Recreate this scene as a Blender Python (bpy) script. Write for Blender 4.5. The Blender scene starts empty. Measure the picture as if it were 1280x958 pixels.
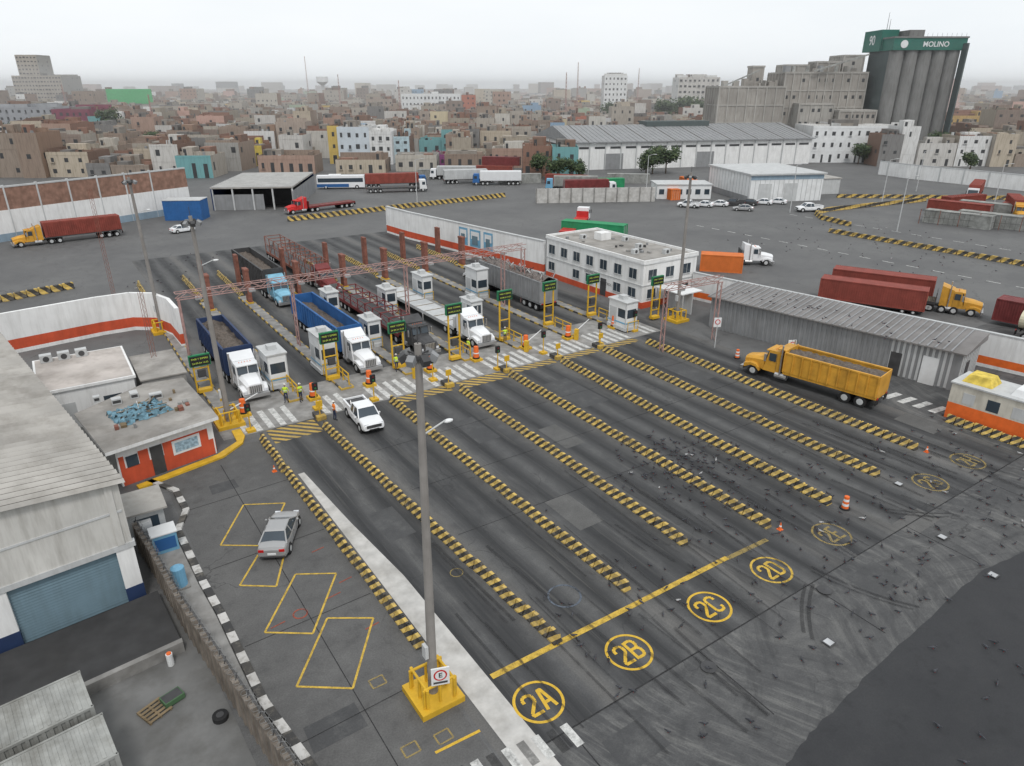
import bpy,bmesh,math,random
from mathutils import Vector,Matrix
random.seed(7)
R=math.radians
sc=bpy.context.scene
# ------------------------------------------------------------ materials
MATS={}
def nd(nt,t,**k):
    n=nt.nodes.new(t)
    for a,b in k.items(): setattr(n,a,b)
    return n
def mat(name,col,rough=.8,var=.18,scale=1.2,metal=0,streak=0,spec=.3,grime=.25,bump=0,lite=False):
    if name in MATS: return MATS[name]
    m=bpy.data.materials.new(name);m.use_nodes=True;nt=m.node_tree;L=nt.links.new
    b=nt.nodes['Principled BSDF'];b.inputs['Roughness'].default_value=rough;b.inputs['Metallic'].default_value=metal
    b.inputs['Specular IOR Level'].default_value=spec
    g=nd(nt,'ShaderNodeTexCoord')
    if not lite:
        n1=nd(nt,'ShaderNodeTexNoise');n1.inputs['Scale'].default_value=scale;n1.inputs['Detail'].default_value=3;L(g.outputs['Object'],n1.inputs['Vector'])
        r=nd(nt,'ShaderNodeValToRGB');e=r.color_ramp.elements
        e[0].position=.3;e[1].position=.7
        e[0].color=(*[c*(1-var) for c in col],1);e[1].color=(*[min(1,c*(1+var)) for c in col],1)
        L(n1.outputs['Fac'],r.inputs['Fac'])
    mp=nd(nt,'ShaderNodeMapping');L(g.outputs['Object'],mp.inputs['Vector'])
    mp.inputs['Scale'].default_value=(1,1,.12) if streak else (.35,.35,.35)
    n2=nd(nt,'ShaderNodeTexNoise');n2.inputs['Scale'].default_value=2.2 if streak else 1.3;n2.inputs['Detail'].default_value=3 if lite else 5;n2.inputs['Roughness'].default_value=.7
    L(mp.outputs[0],n2.inputs['Vector'])
    mr=nd(nt,'ShaderNodeMapRange');mr.inputs[1].default_value=.45;mr.inputs[2].default_value=.72;mr.inputs[3].default_value=0;mr.inputs[4].default_value=max(grime,streak)
    L(n2.outputs['Fac'],mr.inputs[0])
    mx=nd(nt,'ShaderNodeMixRGB');mx.inputs[2].default_value=(col[0]*.35+.02,col[1]*.33+.018,col[2]*.3+.015,1);mx.inputs[1].default_value=(*col,1)
    L(mr.outputs[0],mx.inputs[0]);L(mx.outputs[0],b.inputs['Base Color'])
    if not lite: L(r.outputs[0],mx.inputs[1])
    if bump:
        bp=nd(nt,'ShaderNodeBump');bp.inputs['Strength'].default_value=bump;bp.inputs['Distance'].default_value=.05;L(n1.outputs['Fac'],bp.inputs['Height']);L(bp.outputs[0],b.inputs['Normal'])
    MATS[name]=m;return m
def math_(nt,op,a,b=None,c=None):
    n=nd(nt,'ShaderNodeMath',operation=op)
    for i,x in enumerate((a,b,c)):
        if x is None: continue
        if isinstance(x,(int,float)): n.inputs[i].default_value=x
        else: nt.links.new(x,n.inputs[i])
    return n.outputs[0]
def noise(nt,vec,scale,detail=4,rough=.6,sv=(1,1,1)):
    mp=nd(nt,'ShaderNodeMapping');mp.inputs['Scale'].default_value=sv;nt.links.new(vec,mp.inputs['Vector'])
    n=nd(nt,'ShaderNodeTexNoise');n.inputs['Scale'].default_value=scale;n.inputs['Detail'].default_value=detail;n.inputs['Roughness'].default_value=rough
    nt.links.new(mp.outputs[0],n.inputs['Vector']);return n.outputs['Fac']
def mrange(nt,v,a,b,c,d):
    n=nd(nt,'ShaderNodeMapRange');nt.links.new(v,n.inputs[0])
    for i,x in enumerate((a,b,c,d)): n.inputs[i+1].default_value=x
    return n.outputs[0]
def mixc(nt,f,a,b):
    n=nd(nt,'ShaderNodeMixRGB')
    for i,x in enumerate((f,a,b)):
        if isinstance(x,(int,float)): n.inputs[i].default_value=x
        elif isinstance(x,tuple): n.inputs[i].default_value=(*x,1)
        else: nt.links.new(x,n.inputs[i])
    return n.outputs[0]
def asphalt(name,c0,c1,lanes=False,light=(.2,.2,.195),lightamt=.6,swirl=False):
    m=bpy.data.materials.new(name);m.use_nodes=True;nt=m.node_tree;b=nt.nodes['Principled BSDF']
    b.inputs['Specular IOR Level'].default_value=.25
    P=nd(nt,'ShaderNodeNewGeometry').outputs['Position']
    big=noise(nt,P,.09,4,.65);mid=noise(nt,P,.8,5,.74);fine=noise(nt,P,14,1,.7)
    col=mixc(nt,mrange(nt,big,.35,.65,0,1),c0,c1)
    col=mixc(nt,mrange(nt,mid,.5,.72,0,lightamt*.6),col,light)
    col=mixc(nt,mrange(nt,mid,.47,.3,0,.6),col,(c0[0]*.5,c0[1]*.5,c0[2]*.5))
    if swirl:   # broad worn polish marks of turning wheels
        va=nd(nt,'ShaderNodeVectorMath',operation='ADD');nn=nd(nt,'ShaderNodeTexNoise');nn.inputs['Scale'].default_value=.05;nn.inputs['Detail'].default_value=1
        sc_=nd(nt,'ShaderNodeVectorMath',operation='SCALE');sc_.inputs['Scale'].default_value=22
        nt.links.new(P,nn.inputs['Vector']);nt.links.new(nn.outputs['Color'],sc_.inputs[0]);nt.links.new(P,va.inputs[0]);nt.links.new(sc_.outputs[0],va.inputs[1])
        s1=noise(nt,va.outputs[0],1.0,5,.72,(1.9,.1,1));s2=noise(nt,va.outputs[0],1.0,4,.7,(.14,1.6,1))
        col=mixc(nt,mrange(nt,s1,.5,.7,0,.75),col,(.19,.188,.18));col=mixc(nt,mrange(nt,s2,.52,.7,0,.6),col,(.042,.043,.045));col=mixc(nt,mrange(nt,s1,.43,.3,0,.7),col,(.045,.046,.048))
    w=nd(nt,'ShaderNodeTexVoronoi',feature='DISTANCE_TO_EDGE');w.inputs['Scale'].default_value=.2
    va=nd(nt,'ShaderNodeVectorMath',operation='ADD');nn=nd(nt,'ShaderNodeTexNoise');nn.inputs['Scale'].default_value=1.2;nn.inputs['Detail'].default_value=2
    nt.links.new(P,nn.inputs['Vector']);nt.links.new(P,va.inputs[0]);nt.links.new(nn.outputs['Color'],va.inputs[1]);nt.links.new(va.outputs[0],w.inputs['Vector'])
    ck=math_(nt,'MULTIPLY',mrange(nt,w.outputs['Distance'],.002,.007,.5,0),mrange(nt,big,.48,.56,0,1))
    col=mixc(nt,ck,col,(.03,.03,.031))
    if lanes:
        sx=nd(nt,'ShaderNodeSeparateXYZ');nt.links.new(P,sx.inputs[0]);X=sx.outputs['X']
        fr=math_(nt,'FRACT',math_(nt,'MULTIPLY',math_(nt,'SUBTRACT',X,10.0),1/5.22))
        d=math_(nt,'ABSOLUTE',math_(nt,'SUBTRACT',fr,.5))
        st=noise(nt,P,1.0,5,.72,(2.4,.06,1));st2=noise(nt,P,1.0,5,.7,(.4,.07,1))
        tr=math_(nt,'ABSOLUTE',math_(nt,'SUBTRACT',d,.19))
        mask=mrange(nt,tr,.02,.17,1,0)
        col=mixc(nt,mrange(nt,d,.36,.47,0,.5),col,(.17,.163,.153))
        col=mixc(nt,math_(nt,'MULTIPLY',mask,mrange(nt,st,.3,.6,.45,1)),col,(.027,.028,.03))
        col=mixc(nt,mrange(nt,st2,.48,.64,0,.65),col,(.033,.034,.036))
        col=mixc(nt,mrange(nt,st,.54,.7,0,.45),col,(.16,.157,.148))
    col=mixc(nt,mrange(nt,fine,.3,.7,0,.25),col,(.02,.02,.02))
    nt.links.new(col,b.inputs['Base Color'])
    nt.links.new(mrange(nt,mid,.3,.7,.55,.9),b.inputs['Roughness'])
    MATS[name]=m;return m
def worn(name,col,wear=.5,scale=2.5,amax=1,amin=None):
    m=bpy.data.materials.new(name);m.use_nodes=True;nt=m.node_tree;b=nt.nodes['Principled BSDF'];b.inputs['Roughness'].default_value=.8
    P=nd(nt,'ShaderNodeNewGeometry').outputs['Position']
    n=noise(nt,P,scale,6,.75);n2=noise(nt,P,scale*6,2,.7)
    nt.links.new(mixc(nt,mrange(nt,n2,.35,.7,0,.4),tuple(col),tuple(c*.5 for c in col)),b.inputs['Base Color'])
    if amin is None: amin=(1-wear)*.9
    nt.links.new(mrange(nt,n,.38+.12*wear,.62+.1*wear,amax,amin),b.inputs['Alpha'])
    MATS[name]=m;return m
def stripes(name,ca,cb,period,diag=1.0,axis='Y'):
    m=bpy.data.materials.new(name);m.use_nodes=True;nt=m.node_tree;b=nt.nodes['Principled BSDF'];b.inputs['Roughness'].default_value=.75
    P=nd(nt,'ShaderNodeNewGeometry').outputs['Position']
    s=nd(nt,'ShaderNodeSeparateXYZ');nt.links.new(P,s.inputs[0])
    if axis=='H': v=math_(nt,'ADD',s.outputs['Y'],math_(nt,'MULTIPLY',s.outputs['X'],diag))
    else: v=math_(nt,'ADD',s.outputs['Y'] if axis=='Y' else s.outputs['X'],math_(nt,'MULTIPLY',s.outputs['Z'],diag))
    wob=noise(nt,P,1.6,2,.5);v=math_(nt,'ADD',v,math_(nt,'MULTIPLY',wob,.18))
    f=math_(nt,'GREATER_THAN',math_(nt,'FRACT',math_(nt,'MULTIPLY',v,1/period)),.5)
    n=noise(nt,P,2.5,6,.75);n3=noise(nt,P,.5,3,.6)
    col=mixc(nt,f,ca,cb)
    col=mixc(nt,mrange(nt,n,.5,.68,0,.75),col,(.17,.155,.13))
    col=mixc(nt,mrange(nt,n3,.4,.7,0,.4),col,(.09,.075,.055))
    nt.links.new(col,b.inputs['Base Color']);MATS[name]=m;return m
YEL=(.62,.38,.03)
M_ground=asphalt('asphalt_yard',(.11,.11,.111),(.15,.15,.148))
M_lane=asphalt('asphalt_lanes',(.08,.081,.083),(.11,.11,.109),lanes=True)
M_apron=asphalt('asphalt_apron',(.07,.071,.073),(.1,.1,.1),swirl=True)
M_dark=asphalt('asphalt_fresh',(.034,.035,.038),(.046,.047,.05),light=(.09,.09,.09),lightamt=.4)
M_park=asphalt('asphalt_parking',(.1,.099,.098),(.13,.128,.125))
M_patch=asphalt('asphalt_patch',(.065,.066,.068),(.08,.081,.082));M_patchl=asphalt('concrete_patch',(.1,.099,.097),(.13,.128,.124))
M_conc=mat('concrete_pavement',(.47,.46,.44),.85,.15,1.5,grime=.5)
M_concd=mat('concrete_worn',(.25,.245,.235),.85,.25,1.2,grime=.6)
M_yp=worn('yellow_paint',(.6,.4,.06),.5);M_ypf=worn('yellow_paint_faded',(.42,.31,.1),.9,2.5,.6,.05)
M_yp2=worn('yellow_paint_fresh',(.68,.43,.04),.15)
M_wp=worn('white_paint',(.6,.6,.58),.55);M_bp=worn('grey_blue_paint',(.1,.12,.15),.8)
M_skid=worn('tyre_skid',(.025,.025,.026),.95,1.4,.42,0);M_scuff=worn('tyre_scuff',(.24,.235,.225),.95,1.1,.2,0)
M_bar=stripes('barrier_stripes',(.6,.42,.11),(.035,.034,.032),.6,1.0)
M_hatch=stripes('hatch_yellow_black',(.45,.3,.06),(.05,.05,.05),.75,1.0,'H')
M_kerbbw=stripes('kerb_white_black',(.55,.54,.52),(.04,.04,.04),1.5,0)
M_kerby=stripes('kerb_yellow_black',(.5,.33,.05),(.04,.04,.04),1.6,0)
M_white=mat('white_paint_wall',(.75,.75,.74),.8,.06,.6,streak=.3)
M_white2=mat('white_metal',(.7,.71,.71),.5,.05,1,grime=.25)
M_red=mat('red_paint_wall',(.55,.09,.04),.75,.12,1,streak=.3)
M_redsig=mat('sign_red',(.5,.03,.03),.6)
M_yel=mat('yellow_steel',YEL,.55,.15,2,grime=.4)
M_or=mat('orange_plastic',(.75,.15,.03),.6,.1,2,grime=.2)
M_blk=mat('black_rubber',(.02,.02,.021),.8,.2)
M_dk=mat('dark_steel',(.06,.06,.062),.6,.25)
M_gl=mat('window_glass',(.04,.055,.07),.12,.2,.5,spec=.6,grime=.1)
M_chr=mat('bare_metal',(.5,.5,.5),.35,.1,2,metal=.8)
M_rust=mat('rusty_primer_steel',(.22,.09,.065),.75,.25,2.5,grime=.4)
M_trusst=mat('truss_steel',(.38,.24,.22),.7,.2,3)
M_pole=mat('concrete_pole',(.25,.235,.22),.85,.12,1.5,streak=.35)
M_gry=mat('grey_cladding',(.25,.255,.26),.6,.1,.8,streak=.3)
M_gryl=mat('light_grey_panel',(.48,.49,.49),.6,.08,.8,streak=.2)
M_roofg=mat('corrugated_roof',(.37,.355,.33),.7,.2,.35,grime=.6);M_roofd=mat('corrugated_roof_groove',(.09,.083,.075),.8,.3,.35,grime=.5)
M_cemroof=mat('cement_roof',(.3,.285,.265),.9,.25,.5,grime=.65)
M_blue=mat('blue_paint',(.03,.12,.32),.6,.12,1,grime=.4)
M_navy=mat('navy_paint',(.025,.045,.11),.6,.12,1,grime=.3)
M_lblue=mat('light_blue_paint',(.16,.36,.52),.5,.1,1)
M_tarp=mat('blue_tarp',(.13,.24,.3),.7,.45,3,bump=.5)
M_shut=mat('shutter_blue_grey',(.13,.2,.24),.6,.08,1,streak=.25)
M_green=mat('green_sign',(.015,.17,.07),.5,.1)
M_gcont=mat('green_container',(.03,.28,.12),.6,.1,1,grime=.3)
M_rcont=mat('red_container',(.25,.06,.045),.7,.15,1,grime=.35)
M_ocont=mat('orange_container',(.62,.17,.04),.7,.1,1,grime=.2)
M_maroon=mat('maroon_paint',(.17,.035,.035),.6,.2,1,grime=.3)
M_ytruck=mat('yellow_truck_paint',(.58,.3,.04),.5,.15,1,grime=.55)
M_silver=mat('silver_car_paint',(.38,.38,.38),.3,.03,1,metal=.4,grime=.05)
M_carw=mat('white_car_paint',(.75,.76,.77),.3,.02,1,grime=.1)
M_tl=mat('red_lamp_lens',(.45,.01,.01),.3)
M_hl=mat('headlamp_lens',(.6,.62,.65),.15)
M_led=mat('led_text',(.6,.75,.1),.6)
M_skin=mat('skin',(.3,.17,.11),.6)
M_hair=mat('dark_hair',(.02,.015,.012),.8)
M_vest=mat('hi_vis_vest',(.55,.75,.05),.7);M_vesto=mat('orange_vest',(.8,.2,.03),.7)
M_jeans=mat('navy_trousers',(.03,.04,.08),.85);M_cap=mat('white_helmet',(.75,.75,.72),.4)
M_scrap=mat('scrap_cargo',(.14,.12,.11),.8,.5,4,bump=.8)
M_sand=mat('ore_cargo',(.12,.1,.085),.95,.3,5,bump=.6)
M_factory=mat('factory_concrete',(.3,.28,.255),.9,.2,.12,streak=.5)
M_factory2=mat('factory_render',(.36,.345,.32),.9,.15,.12,streak=.5)
M_silo=mat('silo_concrete',(.19,.19,.185),.85,.15,.15,streak=.45)
M_silod=mat('silo_dark',(.08,.1,.1),.8,.1,.2)
M_siloband=mat('silo_green_band',(.025,.13,.1),.6,.1,.2)
M_bark=mat('bark',(.1,.075,.055),.9,.3,4);M_leaf=mat('foliage_dark',(.04,.065,.03),.8,.4,1.5);M_leaf2=mat('foliage_light',(.08,.11,.045),.8,.4,1.5)
M_pig=mat('pigeon_grey',(.05,.052,.06),.7,.5,3);M_pigw=mat('pigeon_white',(.4,.4,.4),.7)
# ------------------------------------------------------------ mesh builder
class MB:
    def __init__(s): s.v=[];s.f=[];s.m=[];s.mats=[];s.M=Matrix.Identity(4)
    def mi(s,m):
        if m not in s.mats: s.mats.append(m)
        return s.mats.index(m)
    def add(s,vs,fs,m):
        b=len(s.v);s.v+=[tuple(s.M@Vector(v)) for v in vs];i=s.mi(m)
        for f in fs: s.f.append([b+k for k in f]);s.m.append(i)
    def box(s,x0,x1,y0,y1,z0,z1,m,tx=0,ty=0):
        s.add([(x0,y0,z0),(x1,y0,z0),(x1,y1,z0),(x0,y1,z0),(x0+tx,y0+ty,z1),(x1-tx,y0+ty,z1),(x1-tx,y1-ty,z1),(x0+tx,y1-ty,z1)],
              [(3,2,1,0),(4,5,6,7),(0,1,5,4),(1,2,6,5),(2,3,7,6),(3,0,4,7)],m)
    def hexa(s,p,m): s.add(p,[(3,2,1,0),(4,5,6,7),(0,1,5,4),(1,2,6,5),(2,3,7,6),(3,0,4,7)],m)
    def poly(s,pts,z,m): s.add([(x,y,z) for x,y in pts],[tuple(range(len(pts)))],m)
    def face(s,pts,m): s.add(pts,[tuple(range(len(pts)))],m)
    def prism(s,pts,z0,z1,m,mt=None):
        n=len(pts);s.add([(x,y,z0) for x,y in pts]+[(x,y,z1) for x,y in pts],[(i,(i+1)%n,n+(i+1)%n,n+i) for i in range(n)]+[tuple(reversed(range(n)))],m)
        s.poly(pts,z1,mt or m)
    def cyl(s,p0,p1,r0,r1,m,n=8,cap=True):
        p0=Vector(p0);p1=Vector(p1);d=(p1-p0).normalized();u=d.orthogonal().normalized();w=d.cross(u)
        vs=[]
        for p,r in((p0,r0),(p1,r1)):
            for i in range(n):
                a=2*math.pi*i/n;vs.append(p+u*math.cos(a)*r+w*math.sin(a)*r)
        fs=[(i,(i+1)%n,n+(i+1)%n,n+i) for i in range(n)]
        if cap: fs+=[tuple(reversed(range(n))),tuple(range(n,2*n))]
        s.add(vs,fs,m)
    def beam(s,p0,p1,w,m): s.cyl(p0,p1,w*.7,w*.7,m,4)
    def ell(s,c,r,m,n=8,k=5):
        vs=[];fs=[]
        for j in range(k+1):
            t=math.pi*j/k
            for i in range(n):
                a=2*math.pi*i/n;vs.append((c[0]+r[0]*math.sin(t)*math.cos(a),c[1]+r[1]*math.sin(t)*math.sin(a),c[2]-r[2]*math.cos(t)))
        for j in range(k):
            for i in range(n): fs.append((j*n+i,j*n+(i+1)%n,(j+1)*n+(i+1)%n,(j+1)*n+i))
        s.add(vs,fs,m)
    def loft(s,secs,m,cap=True):
        n=len(secs[0]);vs=[p for q in secs for p in q];fs=[]
        for j in range(len(secs)-1):
            for i in range(n): fs.append((j*n+i,j*n+(i+1)%n,(j+1)*n+(i+1)%n,(j+1)*n+i))
        if cap: fs+=[tuple(reversed(range(n))),tuple(range((len(secs)-1)*n,len(secs)*n))]
        s.add(vs,fs,m)
    def obj(s,name,loc=(0,0,0),rz=0,scale=1,bevel=0,smooth=False,fix=True):
        me=bpy.data.meshes.new(name);me.from_pydata(s.v,[],s.f)
        for m in s.mats: me.materials.append(m)
        me.polygons.foreach_set('material_index',s.m)
        if fix:
            bm=bmesh.new();bm.from_mesh(me);bmesh.ops.recalc_face_normals(bm,faces=bm.faces);bm.to_mesh(me);bm.free()
        if smooth: me.polygons.foreach_set('use_smooth',[True]*len(me.polygons))
        o=bpy.data.objects.new(name,me);sc.collection.objects.link(o);o.location=loc;o.rotation_euler=(0,0,rz);o.scale=(scale,)*3
        if bevel:
            b=o.modifiers.new('bev','BEVEL');b.width=bevel;b.segments=2;b.limit_method='ANGLE';b.angle_limit=R(40)
        return o
def text(body,size,m,parent=None,loc=(0,0,0),rot=(0,0,0),name='text',bold=0,sx=1):
    c=bpy.data.curves.new(name,'FONT');c.body=body;c.size=size;c.align_x='CENTER';c.align_y='CENTER';c.offset=bold
    o=bpy.data.objects.new(name,c);sc.collection.objects.link(o);c.materials.append(m);o.location=loc;o.rotation_euler=rot;o.scale=(sx,1,1)
    if parent: o.parent=parent
    return o
U=.88
# ------------------------------------------------------------ ground sheets
g=MB();g.poly([(-6000,-6000),(6000,-6000),(6000,6000),(-6000,6000)],0,M_ground);g.obj('ground',fix=False)
g=MB();g.poly([(9.9,15),(52,15),(52,112),(9.9,112)],.004,M_lane);g.obj('lane_road')
g=MB();g.poly([(-3,-15),(110,-15),(110,30),(52.01,30),(52.01,14.99),(3,14.99),(3,12)],.004,M_apron);g.obj('apron_road')
arc=[(75,12.6),(60,12),(46,10.8),(40,10.2),(36,10.7),(30.8,10.4),(24.6,10),(20.8,9.7),(18.5,9.3),(16.5,8),(15,0),(15,-14.9)]
pts=[]
for a,c in zip(arc,arc[1:]):
    for k in range(6): t=k/6;pts.append((a[0]+(c[0]-a[0])*t+random.uniform(-.06,.06),a[1]+(c[1]-a[1])*t+random.uniform(-.08,.08)))
g=MB();g.poly([(75,-14.9)]+pts+[(15,-14.9)],.008,M_dark);g.obj('fresh_asphalt_road')
g=MB();g.poly([(3.4,15),(9.75,15),(9.75,46),(8.6,46.2),(3.0,44)],.004,M_park);g.obj('parking_road')
g=MB();g.poly([(10.35,8),(11.6,8),(11.55,27),(11.1,33),(10.75,40),(10.35,40)],.010,M_conc);g.obj('concrete_pavement')
ZC=[0]
def dz():
    ZC[0]=(ZC[0]+1)%40;return ZC[0]*.00012
def ringp(b,cx,cy,r,w,m,z,n=48,a0=0,a1=2*math.pi):
    for i in range(n):
        t0=a0+(a1-a0)*i/n;t1=a0+(a1-a0)*(i+1)/n
        b.face([(cx+r*math.cos(t0),cy+r*math.sin(t0),z),(cx+(r+w)*math.cos(t0),cy+(r+w)*math.sin(t0),z),(cx+(r+w)*math.cos(t1),cy+(r+w)*math.sin(t1),z),(cx+r*math.cos(t1),cy+r*math.sin(t1),z)],m)
def line(b,p,q,w,m,z):
    z+=dz();p=Vector(p);q=Vector(q);d=(q-p).normalized();n=Vector((-d.y,d.x))*w/2
    b.face([(*(p-n),z),(*(q-n),z),(*(q+n),z),(*(p+n),z)],m)
g=MB()
for i,(x,y,w_,l_,m_) in enumerate(((5.2,40.5,1.6,1.2,M_patch),(7.4,42.6,1.5,.9,M_patchl),(4.2,19.5,2.2,1.4,M_patch),(5.6,16.3,1.4,1.1,M_patchl),(12.2,30,1.6,3.2,M_patch),(21.5,25,1.8,3.5,M_patchl),(26.8,33,1.7,3.5,M_patchl),(32,37.5,2.6,5.5,M_patch),(43.2,36,2.2,6,M_patch),(22.2,37,1.8,4,M_patch),(13.4,12.3,2.2,1.6,M_patch),(30,12.5,2.6,1.8,M_patch),(36.5,14.2,3,1.4,M_patchl),(44,12.6,3.5,2,M_patch),(50,20,2,3,M_patchl),(30,2,3,4,M_patch))):
    g.poly([(x,y),(x+w_,y+.04),(x+w_-.03,y+l_),(x+.05,y+l_-.05)],.0085+i*.00005,m_)
g.obj('road_patch')
g=MB();M_tar=worn('tar_seam',(.02,.02,.021),.5,1.5)
line(g,(11.6,15),(60,15),.07,M_tar,.0112)
for x in(12.7,20,28,37,46): line(g,(x,11),(x+.1,15),.05,M_tar,.0112)
for y in(28.5,34.2,40.1):
    for x in(15.6,20.6,26,31.3,36.6,41.9): line(g,(x,y),(x+4.3,y+random.uniform(-.1,.1)),.04,M_tar,.0112)
for y in(20.2,26.5,33,39.5): line(g,(3.5,y),(9.6,y+.2),.04,M_tar,.0112)
line(g,(6.6,15),(6.5,44),.04,M_tar,.0112)
g.obj('tar_seam_marking')
GL={'2':[[(0,.7),(0,.88),(.12,1),(.38,1),(.5,.88),(.5,.62),(0,.12),(0,0)],[(-.04,0),(.54,0)]],'A':[[(0,-.05),(.19,1)],[(.31,1),(.5,-.05)],[(.14,.97),(.36,.97)],[(.08,.32),(.42,.32)]],
'B':[[(0,-.05),(0,1.05)],[(.06,1),(.36,1),(.48,.88),(.48,.62),(.36,.52),(.06,.52)],[(.36,.52),(.5,.4),(.5,.12),(.38,0),(.06,0)]],
'C':[[(.5,.72),(.5,.88),(.38,1),(.12,1),(0,.88),(0,.12),(.12,0),(.38,0),(.5,.12),(.5,.28)]],'D':[[(0,-.05),(0,1.05)],[(.06,1),(.35,1),(.5,.85),(.5,.15),(.35,0),(.06,0)]],
'E':[[(0,-.05),(0,1.05)],[(0.06,1),(.5,1)],[(.06,.5),(.4,.5)],[(.06,0),(.5,0)]],'F':[[(0,-.05),(0,1.05)],[(0.06,1),(.5,1)],[(.06,.5),(.4,.5)]],'G':[[(.5,.8),(.38,1),(.12,1),(0,.88),(0,.12),(.12,0),(.5,0),(.5,.45),(.3,.45)]],'H':[[(0,-.05),(0,1.05)],[(.5,-.05),(.5,1.05)],[(.06,.5),(.44,.5)]]}
for cx,cy,lab,mm in((12.6,16.75,'2A',M_yp2),(17.5,16.7,'2B',M_yp2),(22.7,16.7,'2C',M_yp2),(27.5,16.8,'2D',M_yp),(32.9,16.9,'2E',M_ypf),(43.1,16.7,'2G',M_ypf),(47.9,16.7,'2H',M_ypf)):
    g=MB();ringp(g,0,0,.95,.12,mm,0)
    for k,ch in enumerate(lab):
        for st in GL[ch]:
            for p,q in zip(st,st[1:]): line(g,(-.56+k*.66+p[0]*.9,-.5+p[1]),(-.56+k*.66+q[0]*.9,-.5+q[1]),.15,mm,.001)
    g.obj('painted_lane_number',(cx,cy,.014))
g=MB();ringp(g,17.4,21.2,.75,.1,M_bp,.013);ringp(g,13.9,25.7,.3,.05,M_ypf,.013);g.obj('faded_lane_marking')
g=MB();line(g,(11.7,18.9),(26.4,18.75),.3,M_yp,.014);line(g,(26.4,18.7),(29.5,18.6),.28,M_ypf,.014);g.obj('stop_line_marking')
g=MB()
def pl(pts,m=M_yp2,w=.1,close=True):
    for a,b in zip(pts,pts[1:]+(pts[:1] if close else [])): line(g,a,b,w,m,.013)
pl([(6.5,38.3),(8.6,37.1),(6.4,33.5),(4.4,34.9)],M_yp)
pl([(8.2,34.6),(5.9,29.8),(4.4,30.9),(6.3,33.5)],M_yp,close=False)
pl([(7.0,30.2),(8.75,29.1),(6.3,25.6),(4.5,26.9)],M_yp)
pl([(7.2,26.2),(9.0,25),(6.6,21.6),(4.7,23)],M_yp)
M_rp=worn('red_road_paint',(.3,.07,.04),.6)
ringp(g,6.25,27.2,.28,.08,M_rp,.013,20)
for (x,y) in((7.3,21.1),(7.0,17.4),(8.3,17.2)): pl([(x,y),(x+.6,y),(x+.6,y+.5),(x,y+.5)],M_ypf,.07)
for (x,y,a) in((8.3,31.5,0),(8.6,28.3,0),(7.7,27.5,0),(4.8,27,0),(8.4,24.5,0)): line(g,(x,y),(x+.7,y+.1),.07,M_rp,.013)
pl([(8.0,17.0),(9.9,16.9)],M_yp2,.12,False)
g.obj('parking_bay_marking')
ISL=[8.6,13.9,18.2,24.0,29.9,35.6,41.6,47.5]
g=MB()
for i in range(9): g.poly([(7.6+i*.62,15.0-.1*i),(7.95+i*.62,15.0-.1*i),(7.95+i*.62,16.1-.1*i),(7.6+i*.62,16.1-.1*i)],.016,M_wp if i%2==0 else M_skid)
x=9.0
while x<49.5:
    if min(abs(x+.2-q) for q in ISL)>.55: g.poly([(x,47.6+random.uniform(0,.2)),(x+.44,47.6),(x+.44,51.0),(x,51.0-random.uniform(0,.2))],.014,M_wp)
    x+=.86
g.obj('zebra_crossing_marking')
g=MB()
for x0,x1,y0,y1 in((10.4,13.9,45.0,47.3),(20.6,25.4,46.2,47.4),(26.2,30.7,45.9,47.4),(31.6,36.2,46.4,47.4),(37.,41.3,46.4,47.4),(42,46.4,46.4,47.4)):
    g.poly([(x0,y0),(x1,y0),(x1,y1),(x0,y1)],.012,M_hatch)
g.obj('hatched_marking')
g=MB();g.poly([(7.5,47.45),(50.5,47.45),(50.5,54),(7.5,54)],.009,M_concd);g.obj('concrete_gate_pavement')
g=MB()
for i in range(9):
    y=31.5-i*1.15;g.poly([(52.6+i*.13,y),(54.4+i*.13,y-.2),(54.4+i*.13,y-.75),(52.6+i*.13,y-.55)],.012,M_wp)
g.obj('zebra_crossing_marking')
g=MB()
for i in range(70):
    r=random.uniform(8,26);cx=random.uniform(30,62);cy=random.uniform(-8,28)
    a0=random.uniform(1.8,3.8);ln=random.uniform(.25,.7)
    mm=M_skid if random.random()<.6 else M_scuff
    pts=[(cx+r*math.cos(a0+t*ln),cy+r*math.sin(a0+t*ln)) for t in(0,.5,1)]
    if all(14<p[0]<64 and 10.8<p[1]<19 for p in pts):
        ringp(g,cx,cy,r,random.uniform(.1,.22),mm,.018+i*.0004,20,a0,a0+ln)
        ringp(g,cx,cy,r+.32,random.uniform(.08,.18),mm,.018+i*.0004,20,a0+.02,a0+ln-.03)
for i in range(60):
    x=random.uniform(12,50);y=random.uniform(11,22);line(g,(x,y),(x+random.uniform(-.6,.6),y+random.uniform(3,9)),random.uniform(.06,.2),M_skid,.05+i*.0003)
g.obj('tyre_mark_road')
g=MB()
M_mh=mat('manhole_light',(.4,.41,.42),.6)
for x,y in((37.5,13.1),(36.3,10.0),(25.1,11.9),(41,17.5)):
    s=.36;g.poly([(x,y),(x+s,y),(x+s,y+s),(x,y+s)],.09,M_mh);g.poly([(x-.06,y-.06),(x+s+.06,y-.06),(x+s+.06,y+s+.06),(x-.06,y+s+.06)],.086,M_dk)
for x,y in((13.6,11.8),(19.7,14.1),(28.3,14.3)): ringp(g,x,y,0.02,.33,M_dk,.08,20)
g.obj('manhole_cover')
g=MB()
for i in range(24): line(g,(98+i*.1,86-i*3.4),(98+i*.1,84.3-i*3.4),.2,M_wp,.01)
for i in range(18): line(g,(122,84-i*3.4),(122,82.3-i*3.4),.2,M_wp,.01)
g.obj('lane_dash_marking')
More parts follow.
